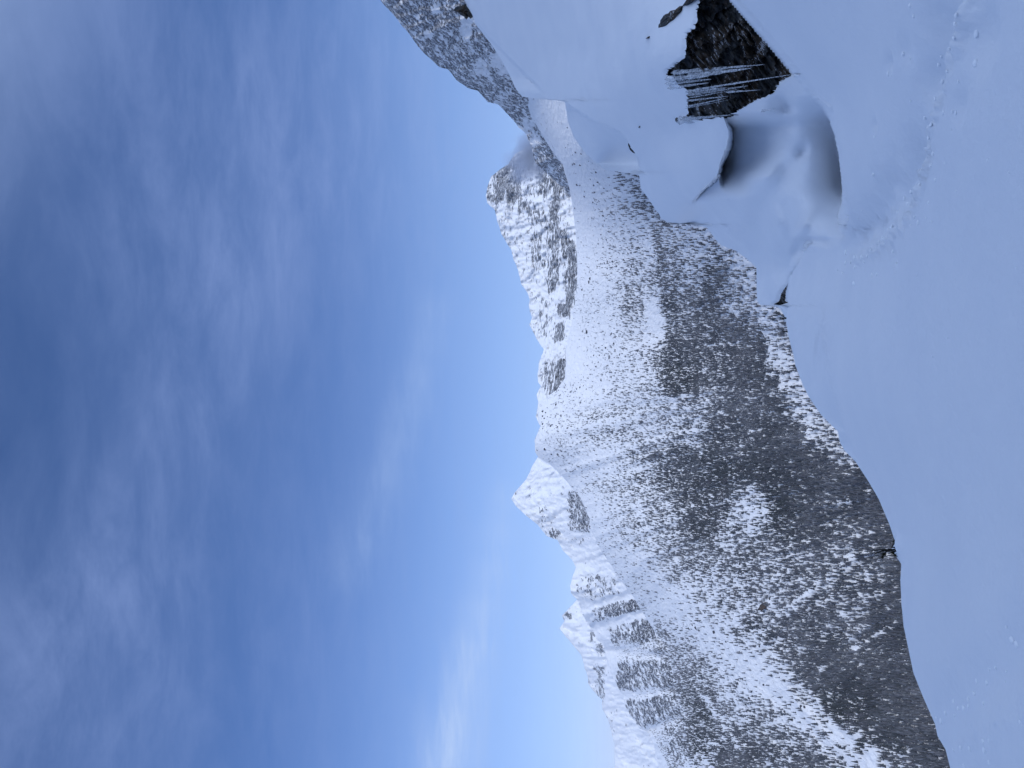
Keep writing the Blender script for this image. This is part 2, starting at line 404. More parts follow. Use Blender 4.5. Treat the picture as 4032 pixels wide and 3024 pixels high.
# C: the broad valley slope that carries the forest
C_TOP = [(1960, 330), (2069, 393), (2092, 461), (2168, 588), (2214, 646), (2245, 750), (2248, 781), (2268, 916), (2274, 1075), (2265, 1183), (2254, 1233), (2257, 1250), (2248, 1290), (2239, 1335), (2225, 1376),
         (2228, 1426), (2224, 1490), (2192, 1535), (2155, 1562), (2128, 1584), (2118, 1610), (2116, 1638), (2128, 1679), (2104, 1733), (2108, 1779), (2117, 1797), (2171, 1833), (2225, 1887), (2239, 1905),
         (2284, 1959), (2320, 2040), (2352, 2144), (2397, 2212), (2443, 2284), (2492, 2348), (2524, 2402), (2578, 2488), (2584, 2495), (2629, 2554), (2652, 2658), (2670, 2750), (2690, 2850), (2710, 2950), (2725, 3024), (2770, 3350)]
D_C = Depth([(2069, 393, 1750), (2168, 588, 1950), (2245, 750, 2300), (2272, 1000, 2700), (2257, 1250, 2650), (2224, 1450, 2600), (2120, 1620, 2650), (2106, 1760, 2600), (2239, 1905, 2560), (2352, 2144, 2450), (2443, 2284, 2400),
             (2584, 2495, 2330), (2665, 2750, 2180), (2725, 3024, 2020), (2420, 2040, 2200), (2520, 2250, 2120), (2650, 2480, 2060), (2780, 2760, 1840), (2300, 560, 1350), (2450, 720, 1500), (2500, 950, 1900), (2700, 900, 1450), (2600, 1300, 1950), (2600, 1500, 1880), (2900, 1300, 1560), (2700, 1850, 1850), (2700, 2200, 1850),
             (3000, 1800, 1480), (3000, 2300, 1480), (3000, 2700, 1520), (3100, 1500, 1400), (3300, 1600, 1280), (3400, 2000, 1260), (3600, 2300, 1180), (3450, 2700, 1240), (3700, 3000, 1130), (3100, 3024, 1480), (2400, 1500, 2250), (2400, 1750, 2200), (2350, 1100, 2350), (3000, 1100, 1330), (3900, 3024, 1080), (3600, 1300, 1130), (3950, 2000, 1060), (4200, 3000, 1000), (3300, 900, 1160), (2850, 550, 1080)])
def relief_C(x, y):
    an = np.radians(np.interp(y, [900, 1500, 2200, 2700], [-8, 8, 38, 50]))
    al = x * np.cos(an) + y * np.sin(an); ac = -x * np.sin(an) + y * np.cos(an)
    r = 0.009 * fbm(x / 260, y / 200, 5) + 0.009 * ridged(ac / 95, al / 520, 4) * np.clip((x - 2080) / 260, 0.25, 1) + 0.0012 * fbm(x / 22, y / 22, 4)
    return r
def rock_C(x, y):
    r = blobs(x, y, [(2400, 2420, 740, 1000, .2), (2560, 2610, 2480, 2530, .3), (2330, 2430, 680, 1050, .22), (2280, 2420, 1240, 1420, .2), (2280, 2330, 1180, 1260, .27),
                     (2160, 2300, 1500, 1640, .28), (2130, 2230, 1640, 1800, .26), (2980, 3130, 2300, 2460, .30), (3050, 3160, 2180, 2330, .3), (2700, 3000, 1500, 1700, .1), (2980, 3060, 2780, 2830, .33), (2880, 2930, 2690, 2790, .35)], 0.12)
    return r
M_C = mat_mountain('valley slope', 9, 8, (0.03, 0.032, 0.045), (0.13, 0.13, 0.15), 0.3)
MC = mountain('hillside', C_TOP, [(2560, 330), (2640, 420), (2800, 600), (3000, 680), (3250, 880), (3450, 1020), (3600, 1340), (3780, 1640), (4000, 2060), (4100, 2400), (4250, 3024), (4300, 3350)],
         D_C, M_C, 5, 340, 3.0, relief_C, rock_C, (330, 3350), seed=5, foot=True)

# ------------------------------------------------------------------ forest
FOREST = {
 640: [(2200, 0), (2420, .1), (2470, 2), (2530, 3)],
 700: [(2200, 0), (2400, .2), (2440, 2.6), (2530, 3.5), (2600, 3)],
 800: [(2250, 0), (2350, .4), (2430, 2), (2500, 4), (2540, 5.5), (2600, 5)],
 900: [(2250, 0), (2380, .4), (2450, 2.4), (2520, 1.6), (2560, 1), (2580, 5.5), (2640, 5), (2700, 3), (2760, 2), (2850, 1)],
 1000: [(2250, 0), (2370, 1), (2450, 3), (2520, 5), (2545, 3), (2575, 1), (2600, 6.5), (2640, 6.5), (2700, 3.5), (2800, 4), (2870, 3), (2920, 1), (3000, 1)],
 1100: [(2270, .3), (2370, 1.4), (2450, 3), (2530, 4.5), (2600, 7), (2700, 5), (2760, 6), (2830, 8), (2880, 4), (2930, 2), (2980, 2)],
 1200: [(2270, 1.6), (2370, 1.6), (2430, 2.6), (2460, 6), (2525, 5.5), (2545, .4), (2595, .3), (2620, 8), (2700, 7), (2800, 8), (2860, 6.5), (2930, 5.5), (2990, 4.5), (3080, 5)],
 1300: [(2270, .5), (2370, 1), (2450, 2.8), (2540, 2.6), (2565, .4), (2610, .4), (2630, 8), (2750, 8.5), (2850, 8), (2930, 7.5), (2990, 5.5), (3020, 2), (3070, 4.5), (3110, 4)],
 1400: [(2250, .1), (2350, .6), (2450, 1.3), (2550, 2.4), (2600, 6), (2640, 9), (2750, 9), (2850, 7.5), (2950, 9), (3010, 8.5), (3035, 1.5), (3080, 1.2), (3120, 3.5)],
 1500: [(2230, .1), (2350, .8), (2450, 2.6), (2550, 4), (2600, 6), (2630, 9), (2740, 9), (2790, 7), (2870, 8.5), (3000, 9), (3055, 9), (3080, 2), (3150, 2.2)],
 1600: [(2180, .5), (2300, 1.6), (2400, 2.6), (2500, 4), (2570, 3.2), (2680, 3.5), (2750, 6), (2770, 3), (2820, 8), (2950, 8.5), (3080, 8.5), (3120, 3), (3200, 2.6)],
 1700: [(2150, .6), (2250, 2.2), (2330, 4), (2400, 4.3), (2500, 3.6), (2600, 3.4), (2700, 5.5), (2745, 2.4), (2790, 8), (2850, 9), (2950, 8), (3050, 9), (3140, 8), (3190, 3.2), (3280, 3)],
 1800: [(2150, .8), (2230, 2.4), (2290, .7), (2400, .8), (2470, 3.3), (2550, 6), (2620, 8), (2700, 9), (2850, 9), (3000, 9), (3150, 9), (3250, 7), (3330, 5)],
 1900: [(2250, .2), (2300, 2.4), (2380, 3.6), (2450, 3.6), (2550, 4.6), (2620, 7.5), (2700, 9), (2850, 9), (2920, 8), (3000, 8.5), (3150, 8.5), (3250, 9), (3400, 8.5), (3450, 8)],
 2000: [(2300, .1), (2360, 1), (2420, 3.2), (2530, 4), (2640, 6), (2740, 8.5), (2830, 8), (2900, 4.5), (2960, .9), (3015, 1.4), (3050, 8.5), (3200, 9), (3260, 6.5), (3350, 6.5), (3450, 9)],
 2100: [(2330, .4), (2390, 1.4), (2450, 2.8), (2550, 4), (2650, 5), (2740, 8), (2790, 7.5), (2850, 4), (2980, 4.5), (3080, 6.5), (3200, 9), (3300, 6.5), (3380, 5.5), (3440, 7), (3520, 8)],
 2200: [(2370, 2.4), (2430, .8), (2530, 1.2), (2620, 4.5), (2700, 6), (2800, 5.5), (2900, 6.5), (3000, 6.5), (3070, 4), (3150, 5), (3230, 7), (3330, 4), (3420, 5), (3480, 7), (3550, 8)],
 2300: [(2430, 2.8), (2480, 2.2), (2550, 1), (2640, 2.4), (2730, 3.6), (2850, 4), (2950, 5), (3050, 4), (3140, 4.5), (3230, 3.4), (3330, 5), (3430, 6.5), (3500, 7), (3560, 9)],
 2400: [(2510, 3.2), (2570, 1.2), (2620, .5), (2700, 1.0), (2790, 2.6), (2900, 4), (3000, 3), (3100, 4), (3200, 5.5), (3290, 6.5), (3380, 4), (3460, 6), (3560, 9)],
 2500: [(2570, 4), (2600, 7.5), (2640, 3.5), (2720, 2.6), (2770, .8), (2830, .6), (2900, 2.4), (2980, 5.5), (3100, 6.5), (3200, 8), (3290, 6), (3350, 3.2), (3420, 5), (3500, 7.5), (3580, 9)],
 2600: [(2600, 4), (2640, 7), (2700, 5.5), (2760, 3.5), (2840, 1.6), (2880, .3), (2990, .3), (3050, 1.8), (3090, 5), (3200, 7.5), (3300, 8.5), (3400, 8.5), (3500, 9), (3600, 9)],
 2700: [(2560, 2), (2640, 5.5), (2680, 7.5), (2740, 7), (2790, 5.5), (2850, 3), (2930, 1.8), (3000, .5), (3110, .3), (3150, 4.5), (3210, 7.5), (3300, 8.5), (3400, 9), (3620, 9)],
 2800: [(2560, 1.5), (2640, 4), (2700, 6), (2760, 8.5), (2820, 6), (2900, 4), (3000, 3.5), (3080, 2), (3150, .4), (3220, .5), (3260, 6), (3340, 8.5), (3450, 9), (3680, 9)],
 2900: [(2560, 2.6), (2640, 5.5), (2730, 8), (2810, 8), (2860, 5.5), (2950, 6.5), (3040, 6), (3130, 4), (3220, 2), (3290, .4), (3350, .5), (3390, 7), (3450, 6.5), (3520, 9), (3720, 9)],
 3000: [(2570, 3), (2620, 6), (2700, 5.5), (2790, 3), (2840, 9), (2950, 8.5), (3020, 5.5), (3080, 5), (3150, 8), (3240, 7), (3330, 3), (3400, .5), (3440, 1), (3490, 6), (3570, 4), (3640, 7), (3750, 9)]}
FY = np.array(sorted(FOREST)); FX = np.arange(2100, 3900, 10)
FT = np.array([np.interp(FX, [p[0] for p in FOREST[y]], [p[1] for p in FOREST[y]]) for y in FY]) / 9.0
def dens(px, py):
    qx = px + 10 * fbm(px / 45, py / 45 + 3, 3); qy = py + 26 * fbm(px / 60 + 7, py / 60, 3)
    iy = np.clip(np.interp(qy, FY, np.arange(len(FY))), 0, len(FY) - 1.001); ix = np.clip((qx - FX[0]) / 10.0, 0, len(FX) - 1.001)
    i0 = iy.astype(int); j0 = ix.astype(int); a = iy - i0; b = ix - j0
    return (FT[i0, j0] * (1 - b) + FT[i0, j0 + 1] * b) * (1 - a) + (FT[i0 + 1, j0] * (1 - b) + FT[i0 + 1, j0 + 1] * b) * a

N = 860000
tx = rng.uniform(2090, 4100, N); ty = rng.uniform(600, 3330, N)
d = dens(tx, np.minimum(ty, 3020))
cl = np.clip(0.5 + 0.8 * fbm(tx / 16, ty / 24, 4), 0, 1.1)
prob = np.clip((0.22 * d + 0.78 * d ** 2.0) * (0.25 + 1.0 * cl) * 0.42 * (np.clip(D_C(tx, ty), 1100, 2400) / 1400.0) ** 1.6, 0, 1)
ang_ = np.radians(np.interp(ty, [900, 1500, 2200, 2700], [-8, 8, 38, 50]))
al_ = tx * np.cos(ang_) + ty * np.sin(ang_); ac_ = -tx * np.sin(ang_) + ty * np.cos(ang_)
stk = np.clip(0.9 + 1.05 * fbm(ac_ / 42, al_ / 330, 4), 0.05, 1.5)
prob = np.clip(prob * np.where(d < 0.8, stk, 0.65 + 0.35 * stk), 0, 1)
ok = (rng.random(N) < prob) & (tx < curve(CREST, ty) + 330)
topC = curve(C_TOP, ty, 3.0, 5); topB = curve([(2103, 1824), (2253, 2203), (2379, 2542), (2444, 2726), (2516, 2866), (2593, 3015), (2640, 3350)], ty)
onB = (tx < topC + 2) & (ty > 2480) & (tx > topB + 40)
ok &= (tx > topC + 3) | onB
tx, ty, onB = tx[ok], ty[ok], onB[ok]
tR = np.where(onB, D_B(tx, ty) * (1 + rel_B(tx, ty)), D_C(tx, ty) * (1 + relief_C(tx, ty)))
tP = place(tx, ty, tR)
th = (6.0 + 4.5 * rng.random(len(tx)) ** 1.5) * np.clip((1.25 - (tR - 1200) / 2600), 0.5, 1.2)
th *= np.where(rng.random(len(tx)) < 0.3, 0.55, 1.0)
tw = th * rng.uniform(0.17, 0.28, len(tx)) * np.clip(0.85 + (tR - 1200) / 3500, .85, 1.2)
order = np.lexsort((-th / tR, tx > curve(CREST, ty) - 3))
vis = order[:300]; rest = order[300:]

def tree_unit(seed, sides=5, tiers=3):
    """unit conifer: ragged tiers of boughs around the axis, height 1, half width 1"""
    r = random.Random(seed); V = []; Fc = []; W = []
    for k in range(tiers):
        z0 = 0.04 + 0.30 * k; z1 = min(1.0, z0 + 0.46 + 0.08 * k); w = (1.0 - 0.30 * k)
        b = len(V); ph = r.uniform(0, 6.28)
        for s in range(sides):
            a = ph + 2 * math.pi * s / sides + r.uniform(-.25, .25); q = w * r.uniform(0.65, 1.25)
            V.append((q * math.cos(a), q * math.sin(a), z0 + r.uniform(-.03, .07))); W.append(0.0)
        V.append((r.uniform(-.08, .08), r.uniform(-.08, .08), 1.0 if k == tiers - 1 else z1)); W.append(1.0)
        for s in range(sides): Fc.append((b + s, b + (s + 1) % sides, b + sides))
    return np.array(V), np.array(Fc), np.array(W)
units = [tree_unit(i) for i in range(6)]
DARK = np.array([0.040, 0.046, 0.055]); FROST = np.array([0.24, 0.25, 0.28]); BROWN = np.array([0.064, 0.064, 0.078])
def tree_tint(n, frost=None, olive=None):
    q = rng.random((n, 1)); c = DARK * (0.7 + 0.9 * rng.random((n, 1)))
    if olive is not None: c = c + (np.array([0.027, 0.034, 0.034]) * (0.7 + 0.6 * q) - c) * olive[:, None]
    c = np.where(rng.random((n, 1)) < 0.25, BROWN * (0.7 + 0.6 * q), c)
    f_ = (0.16 + 0.5 * rng.random((n, 1)) ** 1.8) * (1.0 if frost is None else frost[:, None])
    return c + (FROST - c) * np.clip(f_, 0, .85)
Vs = []; Fs = []; Cs = []; off = 0
olv = np.zeros(len(tx))
for ox, oy, rx_, ry_ in [(2690, 1480, 70, 75), (2870, 1850, 200, 90), (2800, 1990, 130, 70), (2790, 2090, 90, 60), (3050, 2000, 130, 120), (3330, 2790, 170, 110), (3450, 2960, 150, 90), (2760, 2800, 80, 60), (2760, 2950, 80, 90)]:
    olv = np.maximum(olv, np.exp(-((tx - ox) / rx_) ** 2 - ((ty - oy) / ry_) ** 2))
olv = np.clip(olv * (0.9 + 0.6 * fbm(tx / 60, ty / 60, 3)), 0, 1)
frs = np.clip(1.05 + 1.3 * fbm(tx / 150 + 3, ty / 150, 4), .25, 1.7) * (1 - 0.75 * olv)
tint = tree_tint(len(tx), frs, olv)
which = rng.integers(0, 6, len(tx))
for u in range(6):
    idx = rest[which[rest] == u]
    V, Fc, W = units[u]
    a = rng.uniform(0, 6.28, len(idx)); ca, sa = np.cos(a)[:, None], np.sin(a)[:, None]
    X = (V[None, :, 0] * ca - V[None, :, 1] * sa) * tw[idx][:, None] + tP[idx, 0][:, None]
    Y = (V[None, :, 0] * sa + V[None, :, 1] * ca) * tw[idx][:, None] + tP[idx, 1][:, None]
    Z = V[None, :, 2] * th[idx][:, None] + tP[idx, 2][:, None] - 0.4
    Vs.append(np.stack([X, Y, Z], -1).reshape(-1, 3))
    Fs.append((Fc[None] + (off + np.arange(len(idx)) * len(V))[:, None, None]).reshape(-1, 3)); off += len(idx) * len(V)
    k = (0.6 + 0.9 * rng.random((len(idx), len(V))) ** 2)[..., None]
    Cs.append((tint[idx][:, None, :] * k).reshape(-1, 3))
fo = new_obj('forest', mesh_data('forest', np.concatenate(Vs), np.concatenate(Fs), M_TREE, False, {'tint': np.concatenate(Cs)}))
tag(fo, 'dark snow dusted conifer forest covering the slope across the valley', 'forest', kind='stuff')
tmesh = []
for u in range(6):
    V, Fc, W = units[u]
    for v in range(3):
        c = tree_tint(1)
        tmesh.append(mesh_data('conifer_tree', V, Fc, M_TREE, False, {'tint': np.repeat(c, len(V), 0) * rng.uniform(.75, 1.25, (len(V), 1))}))
for n, i in enumerate(vis):
    o = new_obj('conifer_tree', tmesh[n % len(tmesh)], tP[i] - np.array([0, 0, .4]))
    o.scale = (tw[i], tw[i], th[i]); o.rotation_euler.z = rng.uniform(0, 6.28)
    tag(o, 'small dark conifer among the nearest forest just beyond the snowy edge', 'tree', 'conifers just beyond the snow edge')
print('TREES', len(tx))

# ------------------------------------------------------------------ boulders on the valley slope
def lump_mesh(name, mat, seed, flat=1.0, sub=1, amp=0.35, smooth=False):
    bm = bmesh.new(); bmesh.ops.create_icosphere(bm, subdivisions=sub, radius=1.0)
    r = random.Random(seed)
    for v in bm.verts:
        k = 1 + r.uniform(-amp, amp); v.co *= k; v.co.z *= flat
    me = bpy.data.meshes.new(name); bm.to_mesh(me); bm.free(); me.materials.append(mat)
    for p in me.polygons: p.use_smooth = smooth
    return me
bmesh_b = [lump_mesh('boulder', M_BOULDER, 40 + i) for i in range(6)]
def z2(ox, oy, L, s=1000 / 2212.0): return [(ox + x * s, oy + y * s, r) for x, y, r in L]
BL = z2(1800, 600, [(1020, 95, 6), (1005, 100, 4), (1210, 170, 6), (1045, 280, 7), (1110, 385, 6), (1195, 345, 7), (1180, 350, 4), (1280, 310, 4), (1190, 285, 5), (1220, 260, 4), (1275, 550, 7), (1285, 595, 4), (1300, 760, 6), (1255, 715, 4), (1110, 340, 4),
     (1160, 1100, 8), (1150, 1130, 8), (1090, 1195, 8), (1105, 1240, 4), (1355, 950, 7), (1390, 990, 6), (1310, 950, 6), (1285, 965, 4), (1300, 1060, 5), (1250, 970, 4), (1220, 1005, 4), (1130, 1565, 8), (1345, 1580, 5), (1430, 1355, 4), (1355, 1320, 3), (1755, 935, 8), (1720, 900, 5), (1720, 855, 6), (1520, 990, 7), (1515, 1020, 6), (1490, 880, 6), (1025, 485, 4), (1070, 110, 5), (1145, 75, 3), (1185, 435, 5), (1215, 450, 5), (1240, 495, 4), (1270, 640, 4), (1035, 185, 3), (1005, 20, 3), (1080, 10, 4)])
BL += z2(1900, 1200, [(910, 240, 7), (1120, 255, 6), (1190, 275, 4), (1145, 340, 6), (1075, 375, 6), (1155, 395, 6), (1195, 435, 5), (1055, 300, 4), (1015, 375, 4), (990, 540, 5), (1010, 500, 4), (945, 565, 3), (1350, 400, 7), (1100, 405, 3), (1065, 440, 4), (1020, 440, 4), (1170, 460, 3), (970, 440, 4), (885, 405, 3), (1035, 660, 5),
     (595, 1055, 6), (525, 930, 6), (525, 970, 5), (540, 990, 5), (525, 1040, 5), (525, 1080, 4), (640, 870, 6), (655, 1065, 4), (770, 1130, 6), (740, 1075, 5), (550, 940, 4), (655, 1305, 7), (545, 1260, 7), (600, 1300, 5), (690, 1275, 5), (850, 720, 5), (880, 705, 4), (905, 735, 4), (820, 735, 4), (765, 760, 4), (790, 700, 4), (860, 655, 4)])
BL += z2(1400, 0, [(1845, 1110, 6), (1830, 1285, 4), (1915, 1325, 5), (1965, 1340, 5), (1905, 1425, 6), (1890, 1435, 4), (2095, 1500, 6), (1960, 1440, 4), (2110, 1585, 6), (1930, 1610, 6), (2045, 1560, 4), (2075, 1610, 5), (2165, 1640, 5), (1850, 1260, 3)])
BL += z2(2800, 1900, [(90, 1030, 9), (70, 1055, 7), (185, 840, 6), (730, 910, 8), (760, 955, 6), (700, 1035, 8), (570, 785, 8), (740, 775, 8), (725, 745, 5), (250, 705, 8), (240, 785, 6), (570, 930, 6), (510, 1010, 7), (600, 1090, 6), (380, 230, 5), (680, 820, 4), (715, 405, 5), (820, 1205, 5), (130, 1385, 5), (30, 1300, 7)])
BL += z2(2200, 2274, [(1195, 440, 8), (1220, 460, 6), (1350, 480, 8), (1455, 560, 5), (1750, 600, 5), (1660, 1050, 8), (1630, 1105, 7), (1690, 1030, 6), (1970, 1170, 7), (2110, 1120, 9), (2140, 1130, 6), (1785, 935, 5), (1275, 305, 6), (1165, 415, 5), (1640, 930, 4), (1900, 1210, 5)])
BL += z2(2600, 1300, [(785, 515, 7), (1100, 550, 7), (1095, 490, 5), (1335, 860, 8), (50, 70, 6)])
for n, (x, y, r) in enumerate(BL):
    R = float(D_C(x, y)) * (1 + float(relief_C(np.array([x]), np.array([y]))[0]))
    p = place(x, y, R); s = r * R / F * 0.85
    o = new_obj('boulder', bmesh_b[n % 6], p); o.scale = (s * rng.uniform(.7, 1.2), s, s * rng.uniform(.7, 1.25)); o.rotation_euler = rng.uniform(0, 6.28, 3)
    tag(o, 'small dark boulder poking out of the snow on the valley slope', 'boulder', 'dark boulders dotted over the valley slope')
# one larger brown crag among the trees
for (x, y, w, h, rot) in [(3002, 2390, 26, 11, 0)]:
    R = float(D_C(x, y)) - 3
    o = new_obj('crag', lump_mesh('crag', M_BROWN, 91, 0.6, 2, 0.42), place(x, y, R)); s = R / F
    o.scale = (s * 8, s * 8, s * 34); o.rotation_euler = (0, math.radians(-48), 0)
    tag(o, 'brown rock crag, largest bare rock among the trees on the far slope', 'rock')

# ------------------------------------------------------------------ near snow
D_FAR = Depth([(1640, -330, 44), (1830, 5, 42), (1956, 208, 40), (2069, 393, 38), (2223, 398, 31), (2304, 601, 30.5), (2400, 640, 30), (2500, 690, 28.5), (2523, 740, 28), (2605, 862, 27), (2659, 882, 26.5), (2740, 871, 26), (2825, 953, 25), (2902, 989, 24), (2983, 1052, 22.5), (2990, 1190, 21.5), (3070, 1205, 20.5),
   (2300, 200, 27), (2300, -200, 24), (2500, 300, 20.5), (2550, 50, 18.3), (2650, 260, 16.9), (2757, 0, 15.7), (2700, 500, 19.5), (2600, 650, 23.5), (2800, 600, 18.2), (2740, 780, 22), (2860, 450, 16.3), (2990, 390, 15.7), (3080, 320, 15.0), (3180, 348, 14.2), (3000, 600, 16.6), (3120, 520, 15.2), (3250, 460, 14.6), (3300, 560, 14.9), (3340, 750, 15.0), (3210, 650, 15.4), (2900, 850, 20), (3000, 800, 18.2), (3100, 750, 16.4), (3200, 850, 15.4), (3050, 950, 19), (3150, 930, 16.8), (3100, 1050, 19.5), (3000, 960, 20.5),
   (3000, 100, 14.8), (2900, -300, 14.6), (3300, 300, 12.5), (3600, 500, 9.0), (3345, 971, 12.3)])
D_NEAR = Depth([(4382, 0, 2.8), (4382, 1500, 3.0), (4382, 3024, 3.5), (4032, 0, 3.75), (4032, 1500, 4.0), (4032, 3024, 4.7), (2888, 0, 9.6), (2780, -300, 9.4), (3037, 167, 9.5), (3132, 285, 9.4), (3259, 420, 9.2), (3291, 533, 9.4), (3331, 800, 10.2), (3345, 971, 12), (3240, 1010, 14.8), (3140, 1080, 18.0), (3110, 1240, 18.0), (3110, 1341, 17.6),
   (3183, 1562, 15.4), (3296, 1698, 13.6), (3414, 1888, 12), (3523, 2126, 11), (3550, 2375, 10.4), (3600, 2646, 9.3), (3742, 3024, 8), (3830, 3340, 7.4), (3600, 500, 5.7), (3600, 1000, 6.5), (3600, 1500, 7.0), (3700, 2000, 7.2), (3800, 2700, 6.3)])
NEAR_EDGE = [(2700, -340), (2888, 0), (2940, 55), (2988, 108), (3037, 167), (3085, 224), (3132, 285), (3182, 348), (3212, 380), (3236, 402), (3259, 420), (3272, 466), (3291, 533), (3306, 600), (3322, 701), (3331, 750), (3336, 826), (3332, 880), (3331, 925),
             (3312, 952), (3270, 962), (3214, 950), (3196, 970), (3182, 993), (3164, 1030), (3136, 1072), (3128, 1100), (3123, 1143), (3119, 1192), (3110, 1242), (3100, 1300), (3085, 1345), (3050, 1380)]
NEAR_POLY = NEAR_EDGE + [(2900, 1400), (2900, 3400), (4600, 3400), (4600, -400), (2700, -400)]
ROCK_HOLE = [(2770, -340), (2757, 0), (2751, 40), (2748, 77), (2744, 100), (2739, 113), (2722, 122), (2710, 128), (2709, 165), (2707, 203), (2698, 231), (2675, 250), (2653, 262), (2636, 282), (2630, 296), (2660, 300), (2668, 330), (2700, 345), (2712, 362), (2709, 395), (2712, 420), (2712, 443), (2690, 462), (2671, 475), (2715, 474), (2762, 471), (2810, 467), (2852, 461), (2880, 450), (2911, 434), (2950, 412), (2988, 389), (3020, 378), (3055, 362), (3068, 340), (3078, 321), (3100, 312), (3123, 298), (3150, 280), (3100, 170), (2980, 20), (2900, -100), (2850, -340)]
def roughen(poly, amp, seed):
    r = random.Random(seed); out = []
    for i in range(len(poly)):
        a, b = poly[i], poly[(i + 1) % len(poly)]; n = max(1, int(math.hypot(b[0] - a[0], b[1] - a[1]) / 8)); nearside = a[1] - b[1] > 20
        for k in range(n):
            q = k / n; e = 0 if nearside else amp
            out.append((a[0] + (b[0] - a[0]) * q + r.uniform(-e, e), a[1] + (b[1] - a[1]) * q + r.uniform(-e, e)))
    return out
ROCK_HOLE = roughen(ROCK_HOLE, 4.0, 11)
BOULDER_HOLE = [(3131, 1072), (3112, 1096), (3104, 1120), (3090, 1140), (3080, 1158), (3076, 1176), (3072, 1188), (3050, 1198), (3080, 1202), (3119, 1190), (3140, 1160), (3145, 1100)]
LIPS = [([(2846, 452), (2858, 490), (2868, 520), (2868, 545), (2860, 580), (2848, 610), (2832, 650), (2825, 690), (2830, 735), (2852, 785)], 3.2, 180.0, (440, 505), (640, 790), 1),
        ([(2828, 684), (2795, 716), (2760, 748), (2730, 785), (2712, 815)], 1.3, 85.0, (680, 705), (735, 815), 1),
        ([(1862, 62), (1920, 140), (1980, 200), (2055, 275), (2110, 330), (2146, 374)], 1.5, 110.0, (60, 140), (300, 370), 1),
        ([(2222, 396), (2262, 425), (2327, 466), (2400, 497), (2450, 520), (2470, 545), (2486, 579), (2513, 619), (2520, 655), (2516, 690)], 5.5, 120.0, (396, 440), (640, 692), 1)]

step = 5.0; rows = 430
ys = np.arange(-330, 3345, step)
top = curve(CREST, ys, 0)
t = np.linspace(0, 1, rows)
_k = np.exp(-0.5 * (np.arange(-40, 41) / 13.0) ** 2); _k /= _k.sum()
smt = np.convolve(np.pad(top, 40, mode='edge'), _k, 'valid')
px = smt[:, None] + (4400 - smt)[:, None] * t[None]
px = px + (top - smt)[:, None] * np.exp(-((px - smt[:, None]) / 150.0) ** 1.0); py = np.repeat(ys[:, None], rows, 1)
inner = np.zeros(px.shape, bool); inner[1:-1, 1:-1] = True
snapped = np.zeros(px.shape, bool)
NEAR_IN = inside(px, py, NEAR_POLY)
def snap(line, tol, closed=False):
    d, bx, by, *_ = seg_near(px, py, line, closed)
    m = (d < tol) & inner & ~snapped & (~NEAR_IN if closed else True)
    px[m] = bx[m]; py[m] = by[m]; snapped[m] = True
snap(ROCK_HOLE, 3.2, True); snap(BOULDER_HOLE, 3.2, True)
snap(NEAR_EDGE[:18], 3.4); snap(NEAR_EDGE[21:], 3.4)
for L in LIPS: snap(L[0], 3.0)
d, bx, by, sg, tt = seg_near(px, py, NEAR_EDGE)
sd = np.where(inside(px, py, NEAR_POLY), d, -d); sd = np.where(d < 0.3, 0.3, sd)
wid = 0.5 + 95 * np.exp(-((px - 3275) ** 2 + (py - 955) ** 2) / (2 * 48.0 ** 2))
nearw = np.clip(sd / wid + 0.5, 0, 1); nearw = np.where(sd > 0.25, np.maximum(nearw, sstep(0, 1, 0.5 + sd / wid)), nearw)
nearw = sstep(0, 1, nearw)
Rf = D_FAR(px, py); Rn = D_NEAR(px, py)
for line, A, fall, e0, e1, side in LIPS:
    d, bx, by, sg, tt = seg_near(px, py, line)
    L = np.array(line)
    s_in = sg if side > 0 else -sg
    # recessed side is the one lying towards larger photo y for the cornice, larger photo x for the lips
    rec = np.where((d > 0.3), (s_in > 0), False) if False else None
    ctr = {0: (2960, 600), 1: (2790, 790), 2: (1985, 230), 3: (2330, 600)}[[l[0] for l in LIPS].index(line)]
    ref = seg_near(np.array([float(ctr[0])]), np.array([float(ctr[1])]), line)[3][0]
    m = (sg == ref) & (d > 0.3)
    if A == 3.2: m_cave = m
    if A == 1.3: m = m & ~m_cave
    wnd = sstep(e0[0], e0[1], py) * (1 - sstep(e1[0], e1[1], py))
    Rf = Rf + np.where(m, A * wnd * (np.exp(-(d / fall) ** 1.3) if A != 5.5 else 0.75 * (1 - 0.25 * np.exp(-(d / 40.0)))), 0)
# soft hollows and swells of the moat
def gs(cx, cy, rx, ry, ang=0):
    c, s = math.cos(ang), math.sin(ang); u = (px - cx) * c + (py - cy) * s; v = -(px - cx) * s + (py - cy) * c
    return np.exp(-(u / rx) ** 2 - (v / ry) ** 2)
dK = seg_near(px, py, NEAR_EDGE[4:19])[0]
dF = seg_near(px, py, NEAR_EDGE[20:26])[0]
Rf = Rf + 1.0 * np.exp(-(dF / 32.0) ** 1.2) * sstep(925, 950, py) * (1 - sstep(985, 1040, py))
Rf = Rf + 1.35 * np.exp(-(dK / 85.0) ** 1.25) * sstep(370, 490, py) * (1 - sstep(790, 975, py)) + 0.5 * gs(3090, 420, 50, 60) - 0.9 * gs(2990, 700, 70, 60) - 0.45 * gs(3185, 900, 22, 60, 0.5) - 0.5 * gs(3040, 1080, 45, 110, -0.35) + 0.4 * gs(3150, 985, 20, 60, .5) - 0.6 * gs(3045, 655, 42, 66, 0.5) + 0.28 * gs(3156, 600, 22, 34, .5) + 0.14 * gs(3105, 425, 24, 44, -.5) - 0.4 * gs(3080, 870, 28, 70, -.4)
Rr = Rf * (1 - nearw) + Rn * nearw
P = place(px, py, Rr)
wx, wy = P[..., 0], P[..., 1]
